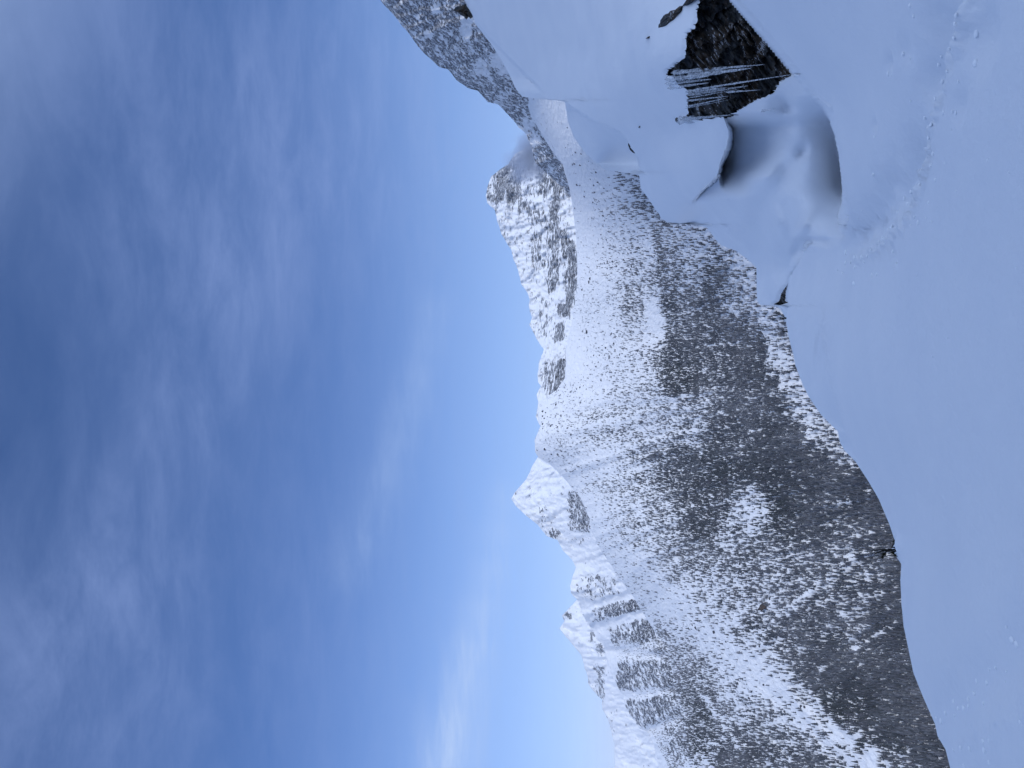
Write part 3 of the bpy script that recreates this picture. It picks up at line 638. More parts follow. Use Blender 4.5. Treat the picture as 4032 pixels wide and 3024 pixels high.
h = 0.15 * fbm(wx / 4.5, wy / 6.0, 3) * np.clip(Rr / 12, .3, 1.5) + 0.022 * fbm(wx / 0.9 + 3, wy / 1.6, 4) + 0.007 * fbm(wx / .25, wy / .3, 3)
def near_R_(x, y): return float(D_NEAR(np.array([float(x)]), np.array([float(y)]))[0])
# ski track trench with its broken edge
def track(line, dep, sig, bermw, bh, side, n=1):
    L = np.array(line, float); q = place(L[:, 0], L[:, 1], D_NEAR(L[:, 0], L[:, 1]))[:, :2]
    d, bx, by, sg, tt = seg_near(wx, wy, [tuple(a) for a in q])
    s = d * sg * side; e = sstep(0, .06, tt) * (1 - sstep(.80, 1, tt))
    s = s + 0.05 * fbm(wx / .35, wy / .35, 3)
    tr = -dep * np.exp(-((s + sig) / sig) ** 2) * (0.75 + .5 * fbm(wx / .6, wy / .6, 2))
    br = bh * np.exp(-((s - bermw) / bermw) ** 2) * np.clip(0.5 + 1.8 * fbm(wx / .16, wy / .16, 3), 0, 1.8)
    return (tr + br) * e * (nearw > .5)
TRACK = [(3860, -250), (3790, -60), (3755, 68), (3745, 110), (3710, 203), (3690, 290), (3678, 362), (3650, 430), (3629, 475), (3626, 540), (3624, 610), (3600, 670), (3579, 723), (3561, 790), (3520, 850), (3484, 903), (3440, 950), (3390, 990), (3340, 1020)]
_L = np.array(TRACK, float); _q = place(_L[:, 0], _L[:, 1], D_NEAR(_L[:, 0], _L[:, 1]))
_pt = place(np.array([3800.]), np.array([400.]), D_NEAR(np.array([3800.]), np.array([400.])))[0]
_side = seg_near(np.array([_pt[0]]), np.array([_pt[1]]), [tuple(a[:2]) for a in _q])[3][0]
h = h + track(TRACK, 0.21, 0.21, 0.08, 0.045, _side)
h = h + track([(3520, 620), (3500, 690), (3475, 760), (3440, 830), (3420, 860)], 0.03, 0.08, .05, .012, _side)
h = h + track([(4100, 2640), (4032, 2700), (3930, 2790), (3820, 2860), (3720, 2905)], 0.08, 0.22, .10, .015, _side)
h = h + track([(3215, 1300), (3235, 1400), (3260, 1520), (3290, 1610), (3330, 1700)], 0.05, 0.35, .25, .02, _side)
for (cx, cy, rw, dp) in [(3552, 190, .10, .05), (3494, 245, .06, .05), (3440, 490, .05, .04), (3440, 680, .10, .03), (3845, 205, .14, .05), (3840, 100, .14, .05), (3750, 420, .1, .05), (3325, 1260, .8, .09), (3600, 330, .12, .03), (3635, 85, .1, .03), (3510, 1000, .1, .03), (3520, 1025, .08, .03)]:
    c = place(cx, cy, float(D_NEAR(np.array([float(cx)]), np.array([float(cy)]))[0]))
    h = h - dp * np.exp(-((wx - c[0]) ** 2 + ((wy - c[1]) / 1.5) ** 2) / rw ** 2) * (nearw > .5)
_c = place(3560, 2150, near_R_(3560, 2150)); h = h + 0.07 * np.exp(-((wx - _c[0]) ** 2 + ((wy - _c[1]) / 1.6) ** 2) / 0.14 ** 2)
fade = np.ones(px.shape); fade[:, :8] = np.linspace(0.2, 1, 8)[None]
P[..., 2] += h * fade * np.where(snapped, .3, 1)
# far side of the crest: falls away to the valley
cst = P[:, :1]; out = cst[..., :2] / np.linalg.norm(cst[..., :2], axis=-1, keepdims=True)
ds = [0.15, 0.5, 1.2, 3, 8, 25, 80, 220, 500]
Bk = np.concatenate([np.concatenate([cst[..., :2] + out * q, cst[..., 2:] - 0.62 * q + 0.25 * (1 - math.exp(-q * 2)) * .6], -1) for q in ds[::-1]], 1)
nb = len(ds); PP = np.concatenate([Bk, P], 1); NR = rows + nb
faces = grid_faces(len(ys), NR)
fi, fj = np.meshgrid(np.arange(len(ys) - 1), np.arange(NR - 1), indexing='ij'); fi = fi.ravel(); fj = fj.ravel()
PX = np.concatenate([np.repeat(px[:, :1], nb, 1) - 999, px], 1); PY = np.concatenate([np.repeat(py[:, :1], nb, 1), py], 1)
cx = PX.reshape(-1)[faces].mean(1); cy = PY.reshape(-1)[faces].mean(1)
NW = np.concatenate([np.zeros((len(ys), nb)), nearw], 1).reshape(-1)[faces].max(1)
hole = (inside(cx, cy, ROCK_HOLE) | inside(cx, cy, BOULDER_HOLE)) & (NW < 0.5)
keep = faces[~hole]
# rim of the snow round the bare rock: give it thickness
from collections import Counter
hf = faces[hole]
e_h = np.concatenate([hf[:, [0, 1]], hf[:, [1, 2]], hf[:, [2, 3]], hf[:, [3, 0]]])
key = set(map(tuple, e_h.tolist()))
rim = [e for e in key if (e[1], e[0]) not in key]
Vall = PP.reshape(-1, 3); rv = sorted({v for e in rim for v in e}); newi = {v: len(Vall) + k for k, v in enumerate(rv)}
ex = Vall[rv]; exn = ex * (1 + 0.9 / np.linalg.norm(ex, axis=1, keepdims=True)) + np.array([0, 0, .05])
Vall = np.vstack([Vall, exn])
rimf = np.array([(e[0], e[1], newi[e[1]], newi[e[0]]) for e in rim])
_sm = mesh_data('snow_ground', Vall, [keep, rimf], M_NEAR, True); _sm.set_sharp_from_angle(angle=math.radians(55))
snow = new_obj('snow_ground', _sm); snow['kind'] = 'structure'

def near_R(x, y):
    return float(D_NEAR(np.array([float(x)]), np.array([float(y)]))[0])
def far_R(x, y):
    return float(D_FAR(np.array([float(x)]), np.array([float(y)]))[0])

# ------------------------------------------------------------------ bare rock under the bank
def rock_sheet(name, x0, x1, y0, y1, n, off, amp, label, hole, mat=M_ROCK):
    xs = np.linspace(x0, x1, int((x1 - x0) / n)); yy = np.linspace(y0, y1, int((y1 - y0) / n))
    X, Y = np.meshgrid(xs, yy, indexing='ij')
    R = D_FAR(X, Y) + off
    u = (X * 0.62 + Y * 0.78); v = (-X * 0.78 + Y * 0.62)
    R = R - amp * (0.7 * ridged(v / 60, u / 190, 5) + 0.45 * fbm(v / 22, u / 60, 4) + 0.5 * fbm(X / 130, Y / 130, 3))
    sw = v / 30 + 0.9 * fbm(u / 110, v / 90, 3); R = R - amp * 0.8 * (sw - np.floor(sw)) * np.clip(0.5 + 1.2 * fbm(u / 60 + 5, v / 60, 2), 0, 1)
    sw = u / 75 + 0.9 * fbm(u / 90, v / 60 + 4, 3); R = R - amp * 0.5 * (sw - np.floor(sw))
    P = place(X, Y, R); me_f = grid_faces(len(xs), len(yy))
    nV = P.reshape(-1, 3); bk = nV * (1 + 1.5 / np.linalg.norm(nV, axis=1, keepdims=True))
    V = np.vstack([nV, bk]); k = len(nV); nr = len(yy); nc = len(xs)
    fx = X.ravel()[me_f].mean(1); fy = Y.ravel()[me_f].mean(1)
    dd = seg_near(fx, fy, hole, True)[0]
    me_f = me_f[inside(fx, fy, hole) | (dd < 10)]
    E = set(map(tuple, np.concatenate([me_f[:, [0, 1]], me_f[:, [1, 2]], me_f[:, [2, 3]], me_f[:, [3, 0]]]).tolist()))
    sk = np.array([(b_, a_, a_ + k, b_ + k) for a_, b_ in E if (b_, a_) not in E])
    o = new_obj(name, mesh_data(name, V, [me_f, me_f[:, ::-1] + k, sk], mat, False))
    return tag(o, label, 'rock')
rock = rock_sheet('rock_outcrop', 2590, 3190, -330, 510, 4.0, 0.55, 0.30, 'big dark brown and black rock face under the snowy bank, hung with icicles', ROCK_HOLE)
rock_sheet('boulder', 3030, 3160, 1055, 1215, 4.0, 0.9, 0.18, 'dark boulder showing under a rounded pillow of snow, left of the hollow', BOULDER_HOLE)

def slab(name, poly, R, thick, label, mat=M_ROCK, bulge=0.12, seed=1):
    """rock plate from an outline: rim sunk in the snow, broken face, back"""
    r = random.Random(seed); P = np.array(poly, float)
    pts = []
    for i in range(len(P)):
        a, b = P[i], P[(i + 1) % len(P)]; n = max(1, int(np.hypot(*(b - a)) / 9))
        for k in range(n): pts.append(a + (b - a) * k / n + np.array([r.uniform(-2, 2), r.uniform(-2, 2)]) * (k > 0))
    pts = np.array(pts); c = pts.mean(0); n = len(pts); V = []; rings = [(1.0, thick), (1.0, 0.0), (0.8, -bulge * .7), (0.45, -bulge)]
    for s, dz in rings:
        q = c + (pts - c) * s
        RR0 = R if not callable(R) else R(q[:, 0], q[:, 1]); V.append(place(q[:, 0], q[:, 1], RR0 + dz + (np.array([r.uniform(-.35, .35) for _ in range(n)]) * bulge if dz <= 0 and s < 1 else 0)))
    Rc = R if not callable(R) else float(R(c[:1], c[1:])[0]); V = np.vstack(V + [place(c[:1], c[1:], np.array([Rc - bulge])), place(c[:1], c[1:], np.array([Rc + thick]))])
    quads = [(k * n + i, k * n + (i + 1) % n, (k + 1) * n + (i + 1) % n, (k + 1) * n + i) for k in range(3) for i in range(n)]
    tris = [(3 * n + i, 3 * n + (i + 1) % n, 4 * n) for i in range(n)] + [((i + 1) % n, i, 4 * n + 1) for i in range(n)]
    o = new_obj(name, mesh_data(name, V, [np.array(quads), np.array(tris)], mat, False))
    return tag(o, label, 'rock')
slab('rock_slab', [(2592, 109), (2600, 80), (2612, 62), (2638, 40), (2660, 37), (2676, 24), (2690, 22), (2686, 40), (2665, 66), (2640, 88), (2618, 106)], lambda x, y: D_FAR(x, y) - .10, .6, 'long dark slab poking from the snow bank above the big rock face', seed=2)
slab('rock_slab', [(2686, 24), (2700, 4), (2715, -30), (2770, -40), (2740, 0), (2720, 14), (2704, 22)], lambda x, y: D_FAR(x, y) - .12, .6, 'dark slab wedged between the long slab and the big rock face', seed=3)
slab('rock', [(2541, 152), (2552, 144), (2571, 139), (2571, 145), (2556, 151)], far_R(2556, 147) - .04, .3, 'small black stone alone in the snow bank left of the long slab', seed=4, bulge=.05)
slab('rock', [(2523, 497), (2520, 494), (2513, 502), (2517, 504)], far_R(2520, 498) - .03, .2, 'tiny grey stone tip in the snow below the icicles', seed=5, bulge=.03)
slab('crag', [(1784, 41), (1797, 26), (1815, 24), (1830, 16), (1846, 36), (1866, 64), (1853, 74), (1846, 66), (1836, 78), (1828, 66), (1812, 58), (1803, 48)], 42.5, 1.2, 'black crag on the crest of the snow bank below the rocky ridge', seed=6, bulge=.5)
slab('rock', [(2470, 541), (2474, 560), (2482, 572), (2486, 588), (2500, 598), (2503, 606), (2490, 600), (2480, 590), (2473, 572)], far_R(2485, 575) + 0.1, .6, 'black strip of rock under the curled snow lip of the bank', seed=7, bulge=.1)
slab('boulder', [(2970, 1078), (2975, 1070), (2988, 1068), (2990, 1080), (2982, 1082)], 23.5, .4, 'black boulder tip at the crest of the snow bank beside the forest', seed=8, bulge=.15)

# icicles hanging over the rock: start, end, thickness (photo px)
ICE = [((2655, 285), (3008, 254), 9, 'longest of the upper icicles, thick at the root, before the rock'), ((2712, 300), (2960, 268), 13, 'broad tapering icicle just below the uppermost long one'), ((2740, 352), (3134, 291), 11, 'thin icicle reaching right across the rock to the snow edge'),
       ((2715, 372), (2945, 338), 9, 'medium icicle under the one that spans the whole rock'), ((2720, 384), (2910, 351), 7, 'short blunt icicle in the middle of the rock'), ((2870, 362), (2995, 354), 5, 'small glassy icicle hanging alone in the middle of the rock'), ((2715, 396), (2870, 378), 5, 'slim icicle beneath the blunt middle one'),
       ((2712, 418), (2862, 386), 6, 'upper one of the paired short icicles on the lower rock'), ((2710, 424), (2880, 391), 5, 'lower one of the paired short icicles on the lower rock'), ((2675, 474), (3045, 430), 12, 'lowest long icicle along the bottom edge of the rock'), ((2690, 470), (2880, 452), 9, 'short thick icicle beside the root of the lowest long one'),
       ((2630, 310), (2790, 300), 10, 'stubby icicle in the frozen fringe above the rock'), ((2630, 328), (2800, 312), 9, 'second stubby icicle in the frozen fringe above the rock'), ((2640, 345), (2790, 326), 8, 'third and lowest stubby icicle in the frozen fringe'), ((2712, 360), (2860, 345), 8, 'stub of ice at the inner end of the fringe')]
def icicle(a, b, w, label, seed):
    r = random.Random(seed); n = 14; sd_ = 8; wv = r.choice([.26, .40, .55]); flat = r.choice([1.5, 2.4, 3.2]) if w > 7 else 1.4
    R = far_R(a[0] + 15, a[1]) + 0.05; A = place(a[0], a[1], R); B = place(b[0], b[1], min(far_R(*b) - .10, R - .25))
    V = []
    for k in range(n + 1):
        t_ = k / n; c = A + (B - A) * t_; rad = (w * R / F * wv) * ((1 - t_) ** 0.75 * (1 + .22 * math.sin(k * 1.9 + seed)) + .07)
        for s in range(sd_):
            q = 2 * math.pi * s / sd_; rr = rad * (1 + r.uniform(-.15, .15))
            V.append(c + np.array([rr * math.cos(q) * flat, rr * math.sin(q), 0]))
    V.append(A + np.array([0, .03, .08])); V.append(B + (B - A) * .02)
    q = [(k * sd_ + s, k * sd_ + (s + 1) % sd_, (k + 1) * sd_ + (s + 1) % sd_, (k + 1) * sd_ + s) for k in range(n) for s in range(sd_)]
    e = len(V) - 2; tr = [((s + 1) % sd_, s, e) for s in range(sd_)] + [(n * sd_ + s, n * sd_ + (s + 1) % sd_, e + 1) for s in range(sd_)]
    o = new_obj('icicle', mesh_data('icicle', np.array(V), [np.array(q), np.array(tr)], M_ICE, True))
    tag(o, label, 'icicle', 'icicles hanging over the dark rock face')
for i, (a, b, w, l) in enumerate(ICE): icicle(a, b, w, l, i)

# crumbs of snow along the track
CL = z2(3032, 0, [(1220, 50, 11), (1250, 140, 9), (1160, 470, 11), (1220, 505, 5), (1030, 640, 9), (1620, 130, 9), (1610, 205, 9), (1800, 290, 14), (1790, 550, 13), (1500, 710, 9), (1540, 620, 7), (1640, 710, 7), (1590, 970, 9), (1620, 985, 8), (1510, 980, 9), (1400, 1090, 10), (1380, 1200, 8), (1420, 1340, 10), (1400, 1445, 8), (1440, 1565, 8), (1300, 1610, 9), (1520, 1425, 4), (910, 1190, 7), (900, 1520, 9), (1900, 1390, 7), (2080, 1500, 6), (1225, 880, 6), (1060, 650, 5), (1580, 1130, 4), (1350, 1020, 9), (1560, 430, 8), (1470, 560, 8), (1490, 490, 7), (1440, 860, 8), (1600, 330, 8), (1355, 1290, 8)])
CL += z2(3032, 700, [(1230, 120, 10), (1200, 230, 10), (1300, 60, 9), (1440, 20, 6), (1620, 118, 5), (1260, 340, 8), (1290, 390, 9), (1410, 380, 5), (1360, 350, 5), (1060, 430, 9), (1070, 640, 8), (1100, 750, 6), (890, 845, 8), (930, 845, 8), (730, 920, 10), (630, 830, 6), (590, 805, 5), (660, 650, 9), (660, 740, 9), (740, 690, 10), (800, 690, 9), (850, 680, 9), (765, 355, 6), (800, 285, 5), (1360, 750, 4), (2145, 785, 4), (1545, 1395, 4), (1415, 1555, 4), (1275, 855, 4), (700, 740, 8), (740, 780, 8), (880, 630, 8), (950, 560, 8), (1030, 450, 8), (1380, 215, 7), (1225, 410, 5), (1110, 300, 7), (1170, 180, 8), (980, 520, 7), (820, 730, 7)])
CL += z2(3032, 2274, [(2060, 430, 7), (2110, 545, 13), (2150, 580, 13), (1910, 800, 8), (1965, 785, 7), (2060, 820, 6), (1890, 915, 9), (1800, 900, 7), (1780, 1010, 10), (1600, 1080, 9), (1730, 1060, 10), (1860, 1095, 9), (1640, 1140, 9), (1690, 1140, 10), (1730, 1120, 8), (1530, 1180, 10), (1610, 1200, 7), (1490, 1250, 9), (1450, 1220, 6), (1860, 1425, 10), (1910, 1420, 8), (1870, 1500, 12), (1740, 1490, 9), (1660, 1480, 8), (1600, 1500, 7), (1910, 1610, 10), (1690, 1640, 8), (2180, 1260, 8), (2050, 910, 5)])
_t = NT('brightened snow crumb'); M_CRUMB = _t.surf((0.93, 0.94, 0.95), 0.6, 0.2)  # paler than the snow sheet: caught skylight put into the crumb colour
cmesh = [lump_mesh('snow_clump', M_CRUMB, 200 + i, 0.5, 2, 0.13, True) for i in range(6)]
from mathutils.bvhtree import BVHTree
bvh = BVHTree.FromPolygons([tuple(v) for v in Vall.tolist()], [tuple(f) for f in keep.tolist()])
def hit(x, y):
    d_ = Vector(place(x, y, 1.0)).normalized(); return bvh.ray_cast(Vector((0, 0, 0)), d_)
for n, (x, y, r) in enumerate(CL):
    loc = hit(x, y)[0]
    if loc is None: continue
    s = r * loc.length / F * 0.8
    o = new_obj('snow_clump', cmesh[n % 6], loc + Vector((0, 0, s * .12))); o.scale = (s, s * rng.uniform(.8, 1.4), s); o.rotation_euler.z = rng.uniform(0, 6.28)
    if y < 2274: tag(o, 'crumb of broken snow lying beside the ski track across the near slope', 'snow clump', 'snow crumbs along the ski track')
    else: tag(o, 'crumb of broken snow on the lower left of the near slope, far from the track', 'snow clump', 'snow crumbs on the lower left slope')

# sprig of dwarf pine at the snow edge
def tube(V, Q, pts, r0, r1, sides=6):
    b = len(V); n = len(pts)
    for k, p in enumerate(pts):
        t_ = k / (n - 1); rad = r0 + (r1 - r0) * t_
        d_ = (pts[min(k + 1, n - 1)] - pts[max(k - 1, 0)]); d_ = d_ / (np.linalg.norm(d_) + 1e-9)
        u = np.cross(d_, [0.3, 0.9, 0.2]); u /= np.linalg.norm(u); w = np.cross(d_, u)
        for s in range(sides):
            a = 2 * math.pi * s / sides; V.append(p + rad * (math.cos(a) * u + math.sin(a) * w))
    for k in range(n - 1):
        for s in range(sides): Q.append((b + k * sides + s, b + k * sides + (s + 1) % sides, b + (k + 1) * sides + (s + 1) % sides, b + (k + 1) * sides + s))
RS = near_R(3530, 2162) - 0.25
pine = bpy.data.objects.new('dwarf_pine', None); col.objects.link(pine); pine.location = place(3520, 2162, RS)
tag(pine, 'dark sprig of dwarf pine sticking out of the snow edge before the forest', 'shrub')
base = place(3520, 2162, RS); rr = random.Random(5)
br = [[(3545, 2160), (3512, 2155), (3520, 2138), (3528, 2130)], [(3545, 2160), (3500, 2164), (3470, 2165), (3432, 2168)], [(3530, 2162), (3490, 2172), (3478, 2186), (3474, 2200)], [(3545, 2165), (3515, 2172), (3520, 2182), (3534, 2191)], [(3520, 2164), (3490, 2168), (3462, 2172), (3444, 2182)]]
for k, L in enumerate(br):
    V = []; Q = []
    pts = np.array(L, float); tt_ = np.linspace(0, len(L) - 1, 10)
    pts = np.stack([np.interp(tt_, range(len(L)), pts[:, 0]), np.interp(tt_, range(len(L)), pts[:, 1])], -1)
    pw = place(pts[:, 0], pts[:, 1], RS + 0.02 * np.arange(10) * rr.uniform(-1, 1) * .5) - base
    pw[1:-1] += np.array([[rr.uniform(-.006, .006) for _ in range(3)] for _ in range(8)])
    tube(V, Q, list(pw), .013, .005)
    b = new_obj('branch', mesh_data('branch', np.array(V), np.array(Q), M_BARK, True), parent=pine)
    V = []; T = []
    for q in range(150 if k in (0, 2, 3) else 50):
        t_ = rr.uniform(.45, 1.0) if k != 0 else rr.uniform(.75, 1.0); i = min(9, int(t_ * 9)); c = pw[i]
        d_ = np.array([rr.gauss(0, 1), rr.gauss(0, 1), rr.gauss(0, 1) + .6]); d_ /= np.linalg.norm(d_); l = rr.uniform(.02, .05)
        s_ = np.cross(d_, [rr.random(), rr.random(), rr.random()]); s_ = s_ / np.linalg.norm(s_) * .004
        n0 = len(V); V += [c - s_, c + s_, c + d_ * l]; T.append((n0, n0 + 1, n0 + 2))
    new_obj('needles', mesh_data('needles', np.array(V), np.array(T), M_NEEDLE, False), parent=b)
# two bare saplings poking above the crest
for (x0, x1, y, lab) in [(3096, 3074, 1252, 'bare dark sapling stub at the snow edge beside the pillowed boulder'), (3104, 3086, 1304, 'bare dark sapling stub at the snow edge farther from the boulder')]:
    V = []; Q = []; Rz = 18.4; b0 = place(x0, y, Rz)
    pts = [place(x0 + (x1 - x0) * k / 6, y + rr.uniform(-1.5, 1.5), Rz) - b0 for k in range(7)]
    tube(V, Q, pts, .022, .012)
    for k in (3, 4, 5): tube(V, Q, [pts[k], pts[k] + np.array([rr.uniform(-.05, .05), 0, .03]), pts[k] + np.array([rr.uniform(-.08, .08), 0.02, .06])], .008, .004)
    tag(new_obj('sapling', mesh_data('sapling', np.array(V), np.array(Q), M_BARK, True), b0), lab, 'sapling')

# ------------------------------------------------------------------ hill behind and right of the camera (unseen, raised to block sun from the near snow), valley floor
az = np.radians(np.linspace(33, 300, 160)); rr_ = np.array([0.6, 1.5, 3, 5, 8, 12, 18, 26, 36, 50, 65, 80, 100, 140, 190, 240, 300, 340, 420])
AZ, RR = np.meshgrid(az, rr_, indexing='ij')
lift = np.interp(np.degrees(AZ), [33, 60, 100, 150, 190, 230, 300], [0.27, 0.60, 1.1, 1.15, 1.0, 0.20, -0.35])
Z = -1.9 + np.where(RR <= 300, lift * np.maximum(RR - 4, 0), lift * 296 - 0.5 * (RR - 300)) + 0.5 * fbm(RR * np.sin(AZ) / 9, RR * np.cos(AZ) / 9, 4) * np.clip(RR / 12, 0, 1)
hv = np.stack([RR * np.sin(AZ), RR * np.cos(AZ), Z], -1).reshape(-1, 3)
shade_hill = new_obj('shade_hill', mesh_data('shade_hill', hv, grid_faces(len(az), len(rr_)), M_NEAR, True)); shade_hill['kind'] = 'structure'
gs_ = 25000.0
gx = np.linspace(-gs_, gs_, 60); GX, GY = np.meshgrid(gx, gx, indexing='ij')
gz = -620 + 25 * fbm(GX / 900, GY / 900, 4)
tv = NT('valley snow'); nn = tv.noise(tv.coords((.004, .004, .004)), 1.0, 6, .6)
M_VAL = tv.surf(tv.ramp(nn, [(.30, (.12, .13, .15)), (.46, (.78, .8, .83))]), .8, .1)
g = new_obj('ground', mesh_data('ground', np.stack([GX, GY, gz], -1).reshape(-1, 3), grid_faces(60, 60), M_VAL, True)); g['kind'] = 'structure'

# ------------------------------------------------------------------ blown snow at the notch below the high peak
t = NT('blown snow'); tc = t.add('ShaderNodeTexCoord')
ln = t.add('ShaderNodeVectorMath', _operation='LENGTH'); t.link(tc.outputs['Object'], ln.inputs[0])
nz = t.noise(t.coords((2.0, 2.0, 2.0)), 1.0, 4, .6)
fall = t.math('SUBTRACT', t.math('ADD', 1.0, t.math('MULTIPLY', t.math('SUBTRACT', nz, .5), 1.5)), t.math('MULTIPLY', ln.outputs['Value'], 1.15))
dn = t.math('MULTIPLY', t.math('MAXIMUM', fall, 0.0), 0.040)
pv = t.add('ShaderNodeVolumePrincipled'); pv.inputs['Color'].default_value = (0.56, 0.64, 0.80, 1); t.link(dn, pv.inputs['Density'])
t.link(pv.outputs[0], t.out.inputs['Volume'])
bm = bmesh.new(); bmesh.ops.create_icosphere(bm, subdivisions=3, radius=1.0); me = bpy.data.meshes.new('snow_plume'); bm.to_mesh(me); bm.free(); me.materials.append(t.m)
pl = new_obj('snow_plume', me, place(2085, 615, 2900)); pl.scale = (150, 85, 105); pl.rotation_euler = (0, math.radians(35), 0)
tag(pl, 'grey plume of blown snow in the notch beside the high peak', 'snow plume', kind='stuff')

# ------------------------------------------------------------------ light, sky, camera
SUN_EL, SUN_AZ = math.radians(40), math.radians(148)      # azimuth clockwise from the view direction (+Y)
w = bpy.data.worlds.new('World'); scene.world = w; w.use_nodes = True
nt = w.node_tree; nt.nodes.clear(); L = nt.links
def wn(ty, **k):
    n = nt.nodes.new(ty)
    for a, b in k.items(): setattr(n, a, b)
    return n
sky = wn('ShaderNodeTexSky', sky_type='NISHITA', sun_disc=False, sun_elevation=SUN_EL, sun_rotation=SUN_AZ, altitude=2200, air_density=1.0, dust_density=0.6, ozone_density=2.0)
tc = wn('ShaderNodeTexCoord'); sep = wn('ShaderNodeSeparateXYZ'); L.new(tc.outputs['Generated'], sep.inputs[0])
def wm(op, a, b=None):
    n = wn('ShaderNodeMath', operation=op)
    for i, v in enumerate((a, b)):
        if v is None: continue
        if isinstance(v, (int, float)): n.inputs[i].default_value = v
        else: L.new(v, n.inputs[i])
    return n.outputs[0]
zz = wm('ADD', wm('MAXIMUM', sep.outputs[2], 0.0), 0.10)
cxy = wn('ShaderNodeCombineXYZ'); L.new(wm('DIVIDE', sep.outputs[0], zz), cxy.inputs[0]); L.new(wm('DIVIDE', sep.outputs[1], zz), cxy.inputs[1])
def cloud(scale, rot, sx, sy, det, p0, p1, rough=.55, dist=.6, off=0):
    mp = wn('ShaderNodeMapping'); L.new(cxy.outputs[0], mp.inputs[0]); mp.inputs['Rotation'].default_value = (0, 0, math.radians(rot)); mp.inputs['Scale'].default_value = (sx, sy, 1); mp.inputs['Location'].default_value = (off, off * .7, 0)
    n = wn('ShaderNodeTexNoise'); L.new(mp.outputs[0], n.inputs['Vector']); n.inputs['Scale'].default_value = scale; n.inputs['Detail'].default_value = det; n.inputs['Roughness'].default_value = rough; n.inputs['Distortion'].default_value = dist
    r = wn('ShaderNodeValToRGB'); L.new(n.outputs['Fac'], r.inputs[0]); r.color_ramp.elements[0].position = p0; r.color_ramp.elements[1].position = p1
    r.color_ramp.interpolation = 'EASE'
    return r.outputs[0]
c1 = cloud(1.1, 35, 0.55, 1.1, 7, .36, .82, .58, .3, 1.3)
c2 = cloud(2.6, 28, 0.40, 1.4, 8, .38, .85, .64, .25, 4.0)
c3 = cloud(6.5, 24, 0.6, 1.1, 8, .32, .78, .68, .35, 7.0)
def lobes(lst):
    lob = None
    for lx, ly, sg_, wt in lst:
        dv = place(lx, ly, 1.0); dv = dv / np.linalg.norm(dv)
        dp_ = wn('ShaderNodeVectorMath', operation='DOT_PRODUCT'); L.new(tc.outputs['Generated'], dp_.inputs[0]); dp_.inputs[1].default_value = tuple(float(q) for q in dv)
        e_ = wm('MULTIPLY', wm('EXPONENT', wm('MULTIPLY', wm('SUBTRACT', dp_.outputs['Value'], 1.0), (F / sg_) ** 2)), wt)
        lob = e_ if lob is None else wm('ADD', lob, e_)
    return lob
lob = lobes([(260, 2480, 230, .38), (430, 2220, 200, .36), (600, 1960, 180, .34), (720, 1700, 170, .30), (800, 1450, 170, .28), (870, 1230, 180, .28), (1010, 1040, 200, .26), (150, 2800, 300, .36), (450, 2750, 250, .26),
                        (150, 250, 380, .16), (600, 500, 350, .16), (1000, 700, 300, .22), (1150, 150, 330, .26), (1500, 400, 300, .34), (1650, 800, 220, .24), (560, 1000, 220, .24),
                        (1200, 2500, 260, .20), (1350, 1900, 200, .12)])
wisp = lobes([(1760, 3020, 70, .60), (1790, 2860, 65, .60), (1830, 2700, 62, .55), (1865, 2550, 58, .50), (1900, 2400, 55, .45), (1935, 2250, 52, .40), (1965, 2100, 50, .35), (1990, 1960, 48, .25),
                        (1380, 2250, 60, .12), (1430, 2130, 60, .16), (1480, 2000, 60, .18), (1530, 1870, 58, .20), (1575, 1740, 56, .20), (1615, 1610, 54, .20), (1650, 1480, 52, .18), (1680, 1350, 50, .15), (1705, 1220, 50, .12)])
mott = wm('ADD', .25, wm('ADD', wm('MULTIPLY', c1, .50), wm('ADD', wm('MULTIPLY', c2, .45), wm('MULTIPLY', c3, .60))))
cf = wm('MINIMUM', wm('ADD', wm('MULTIPLY', wm('MULTIPLY', lob, .50), mott), wm('ADD', wm('MULTIPLY', c3, .10), wm('ADD', wm('MULTIPLY', c1, .10), wm('MULTIPLY', c2, .09)))), .8)
mx = wn('ShaderNodeMix', data_type='RGBA'); L.new(cf, mx.inputs[0])
hs = wn('ShaderNodeHueSaturation'); L.new(sky.outputs[0], hs.inputs['Color']); hs.inputs['Saturation'].default_value = 1.2
tn = wn('ShaderNodeMix', data_type='RGBA', blend_type='MULTIPLY'); tn.inputs[0].default_value = 1.0; L.new(hs.outputs[0], tn.inputs[6]); tn.inputs[7].default_value = (1.14, 1.02, 1.2, 1)
L.new(tn.outputs[2], mx.inputs[6]); mx.inputs[7].default_value = (2.25, 3.2, 6.1, 1)
# bright veil added high behind the camera, off the sun, to light the near snow
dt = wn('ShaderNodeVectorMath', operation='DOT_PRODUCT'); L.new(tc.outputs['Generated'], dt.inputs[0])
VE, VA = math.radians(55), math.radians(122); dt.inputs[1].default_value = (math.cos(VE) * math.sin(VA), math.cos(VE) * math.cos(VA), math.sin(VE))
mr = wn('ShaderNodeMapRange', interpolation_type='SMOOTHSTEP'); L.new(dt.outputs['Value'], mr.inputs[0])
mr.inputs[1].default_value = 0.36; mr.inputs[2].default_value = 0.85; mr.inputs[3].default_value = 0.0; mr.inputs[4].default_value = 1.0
hz = wn('ShaderNodeMapRange', interpolation_type='SMOOTHSTEP'); L.new(sep.outputs[2], hz.inputs[0])
hz.inputs[1].default_value = 0.0; hz.inputs[2].default_value = 0.42; hz.inputs[3].default_value = 0.62; hz.inputs[4].default_value = 0.0
hm = wn('ShaderNodeMix', data_type='RGBA'); L.new(hz.outputs[0], hm.inputs[0]); L.new(mx.outputs[2], hm.inputs[6]); hm.inputs[7].default_value = (3.0, 4.6, 7.9, 1)
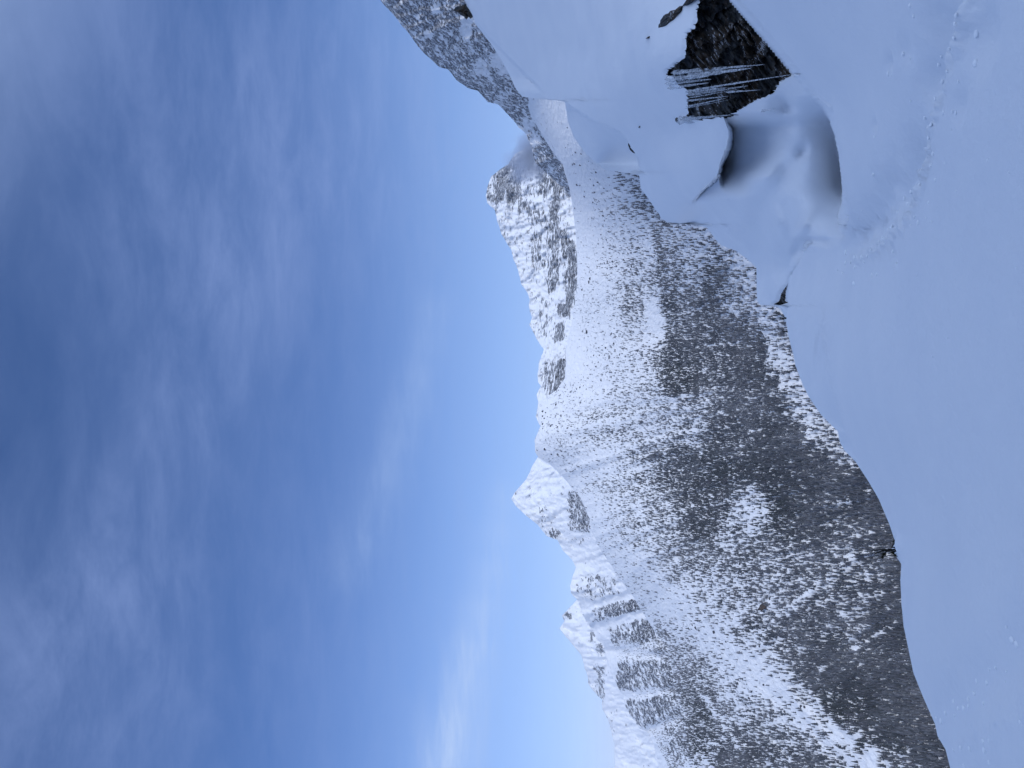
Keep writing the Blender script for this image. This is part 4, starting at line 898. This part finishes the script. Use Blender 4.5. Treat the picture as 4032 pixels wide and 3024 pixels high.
wz = wn('ShaderNodeMix', data_type='RGBA'); L.new(wm('MINIMUM', wm('MULTIPLY', wisp, mott), .8), wz.inputs[0]); L.new(hm.outputs[2], wz.inputs[6]); wz.inputs[7].default_value = (4.4, 5.7, 8.3, 1)
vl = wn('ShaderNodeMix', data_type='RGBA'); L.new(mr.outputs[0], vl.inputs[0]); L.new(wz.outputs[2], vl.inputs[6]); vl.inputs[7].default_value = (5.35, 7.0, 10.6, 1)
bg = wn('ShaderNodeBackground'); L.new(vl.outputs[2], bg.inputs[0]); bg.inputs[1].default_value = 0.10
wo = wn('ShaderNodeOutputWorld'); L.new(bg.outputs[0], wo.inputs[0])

# thin air between the camera and the far peaks
hzm = NT('thin air'); hv_ = hzm.add('ShaderNodeVolumePrincipled'); hv_.inputs['Color'].default_value = (0.80, 0.88, 1.0, 1); hv_.inputs['Density'].default_value = 0.000022; hv_.inputs['Anisotropy'].default_value = 0.0
hzm.link(hv_.outputs[0], hzm.out.inputs['Volume'])
bm = bmesh.new(); bmesh.ops.create_cube(bm, size=1.0); me = bpy.data.meshes.new('haze'); bm.to_mesh(me); bm.free(); me.materials.append(hzm.m)
ho = new_obj('haze', me, (0, 0, 125)); ho.scale = (51000, 51000, 1650); ho['kind'] = 'stuff'
sl = bpy.data.lights.new('sun', 'SUN'); sl.energy = 1.4; sl.angle = math.radians(12); sl.color = (1.0, 0.97, 0.93)
so = bpy.data.objects.new('sun', sl); col.objects.link(so)
sdir = Vector((math.cos(SUN_EL) * math.sin(SUN_AZ), math.cos(SUN_EL) * math.cos(SUN_AZ), math.sin(SUN_EL)))
so.rotation_euler = sdir.to_track_quat('Z', 'Y').to_euler()

cd = bpy.data.cameras.new('camera'); cd.sensor_width = 36; cd.lens = 36 * F / 4032; cd.clip_start = 0.05; cd.clip_end = 60000
co = bpy.data.objects.new('camera', cd); col.objects.link(co)
up = Vector((0, -ST, CT)); fwd = Vector((0, CT, ST)); right = Vector((1, 0, 0))
co.matrix_world = Matrix((-up, right, -fwd)).transposed().to_4x4()     # the phone was held turned: image left is up
scene.camera = co
vs_ = scene.view_settings; vs_.view_transform = 'Standard'; vs_.look = 'None'; vs_.exposure = 0.22; vs_.gamma = 1.0
scene.cycles.max_bounces = 6; scene.cycles.diffuse_bounces = 4; scene.cycles.transmission_bounces = 4; scene.cycles.volume_bounces = 1
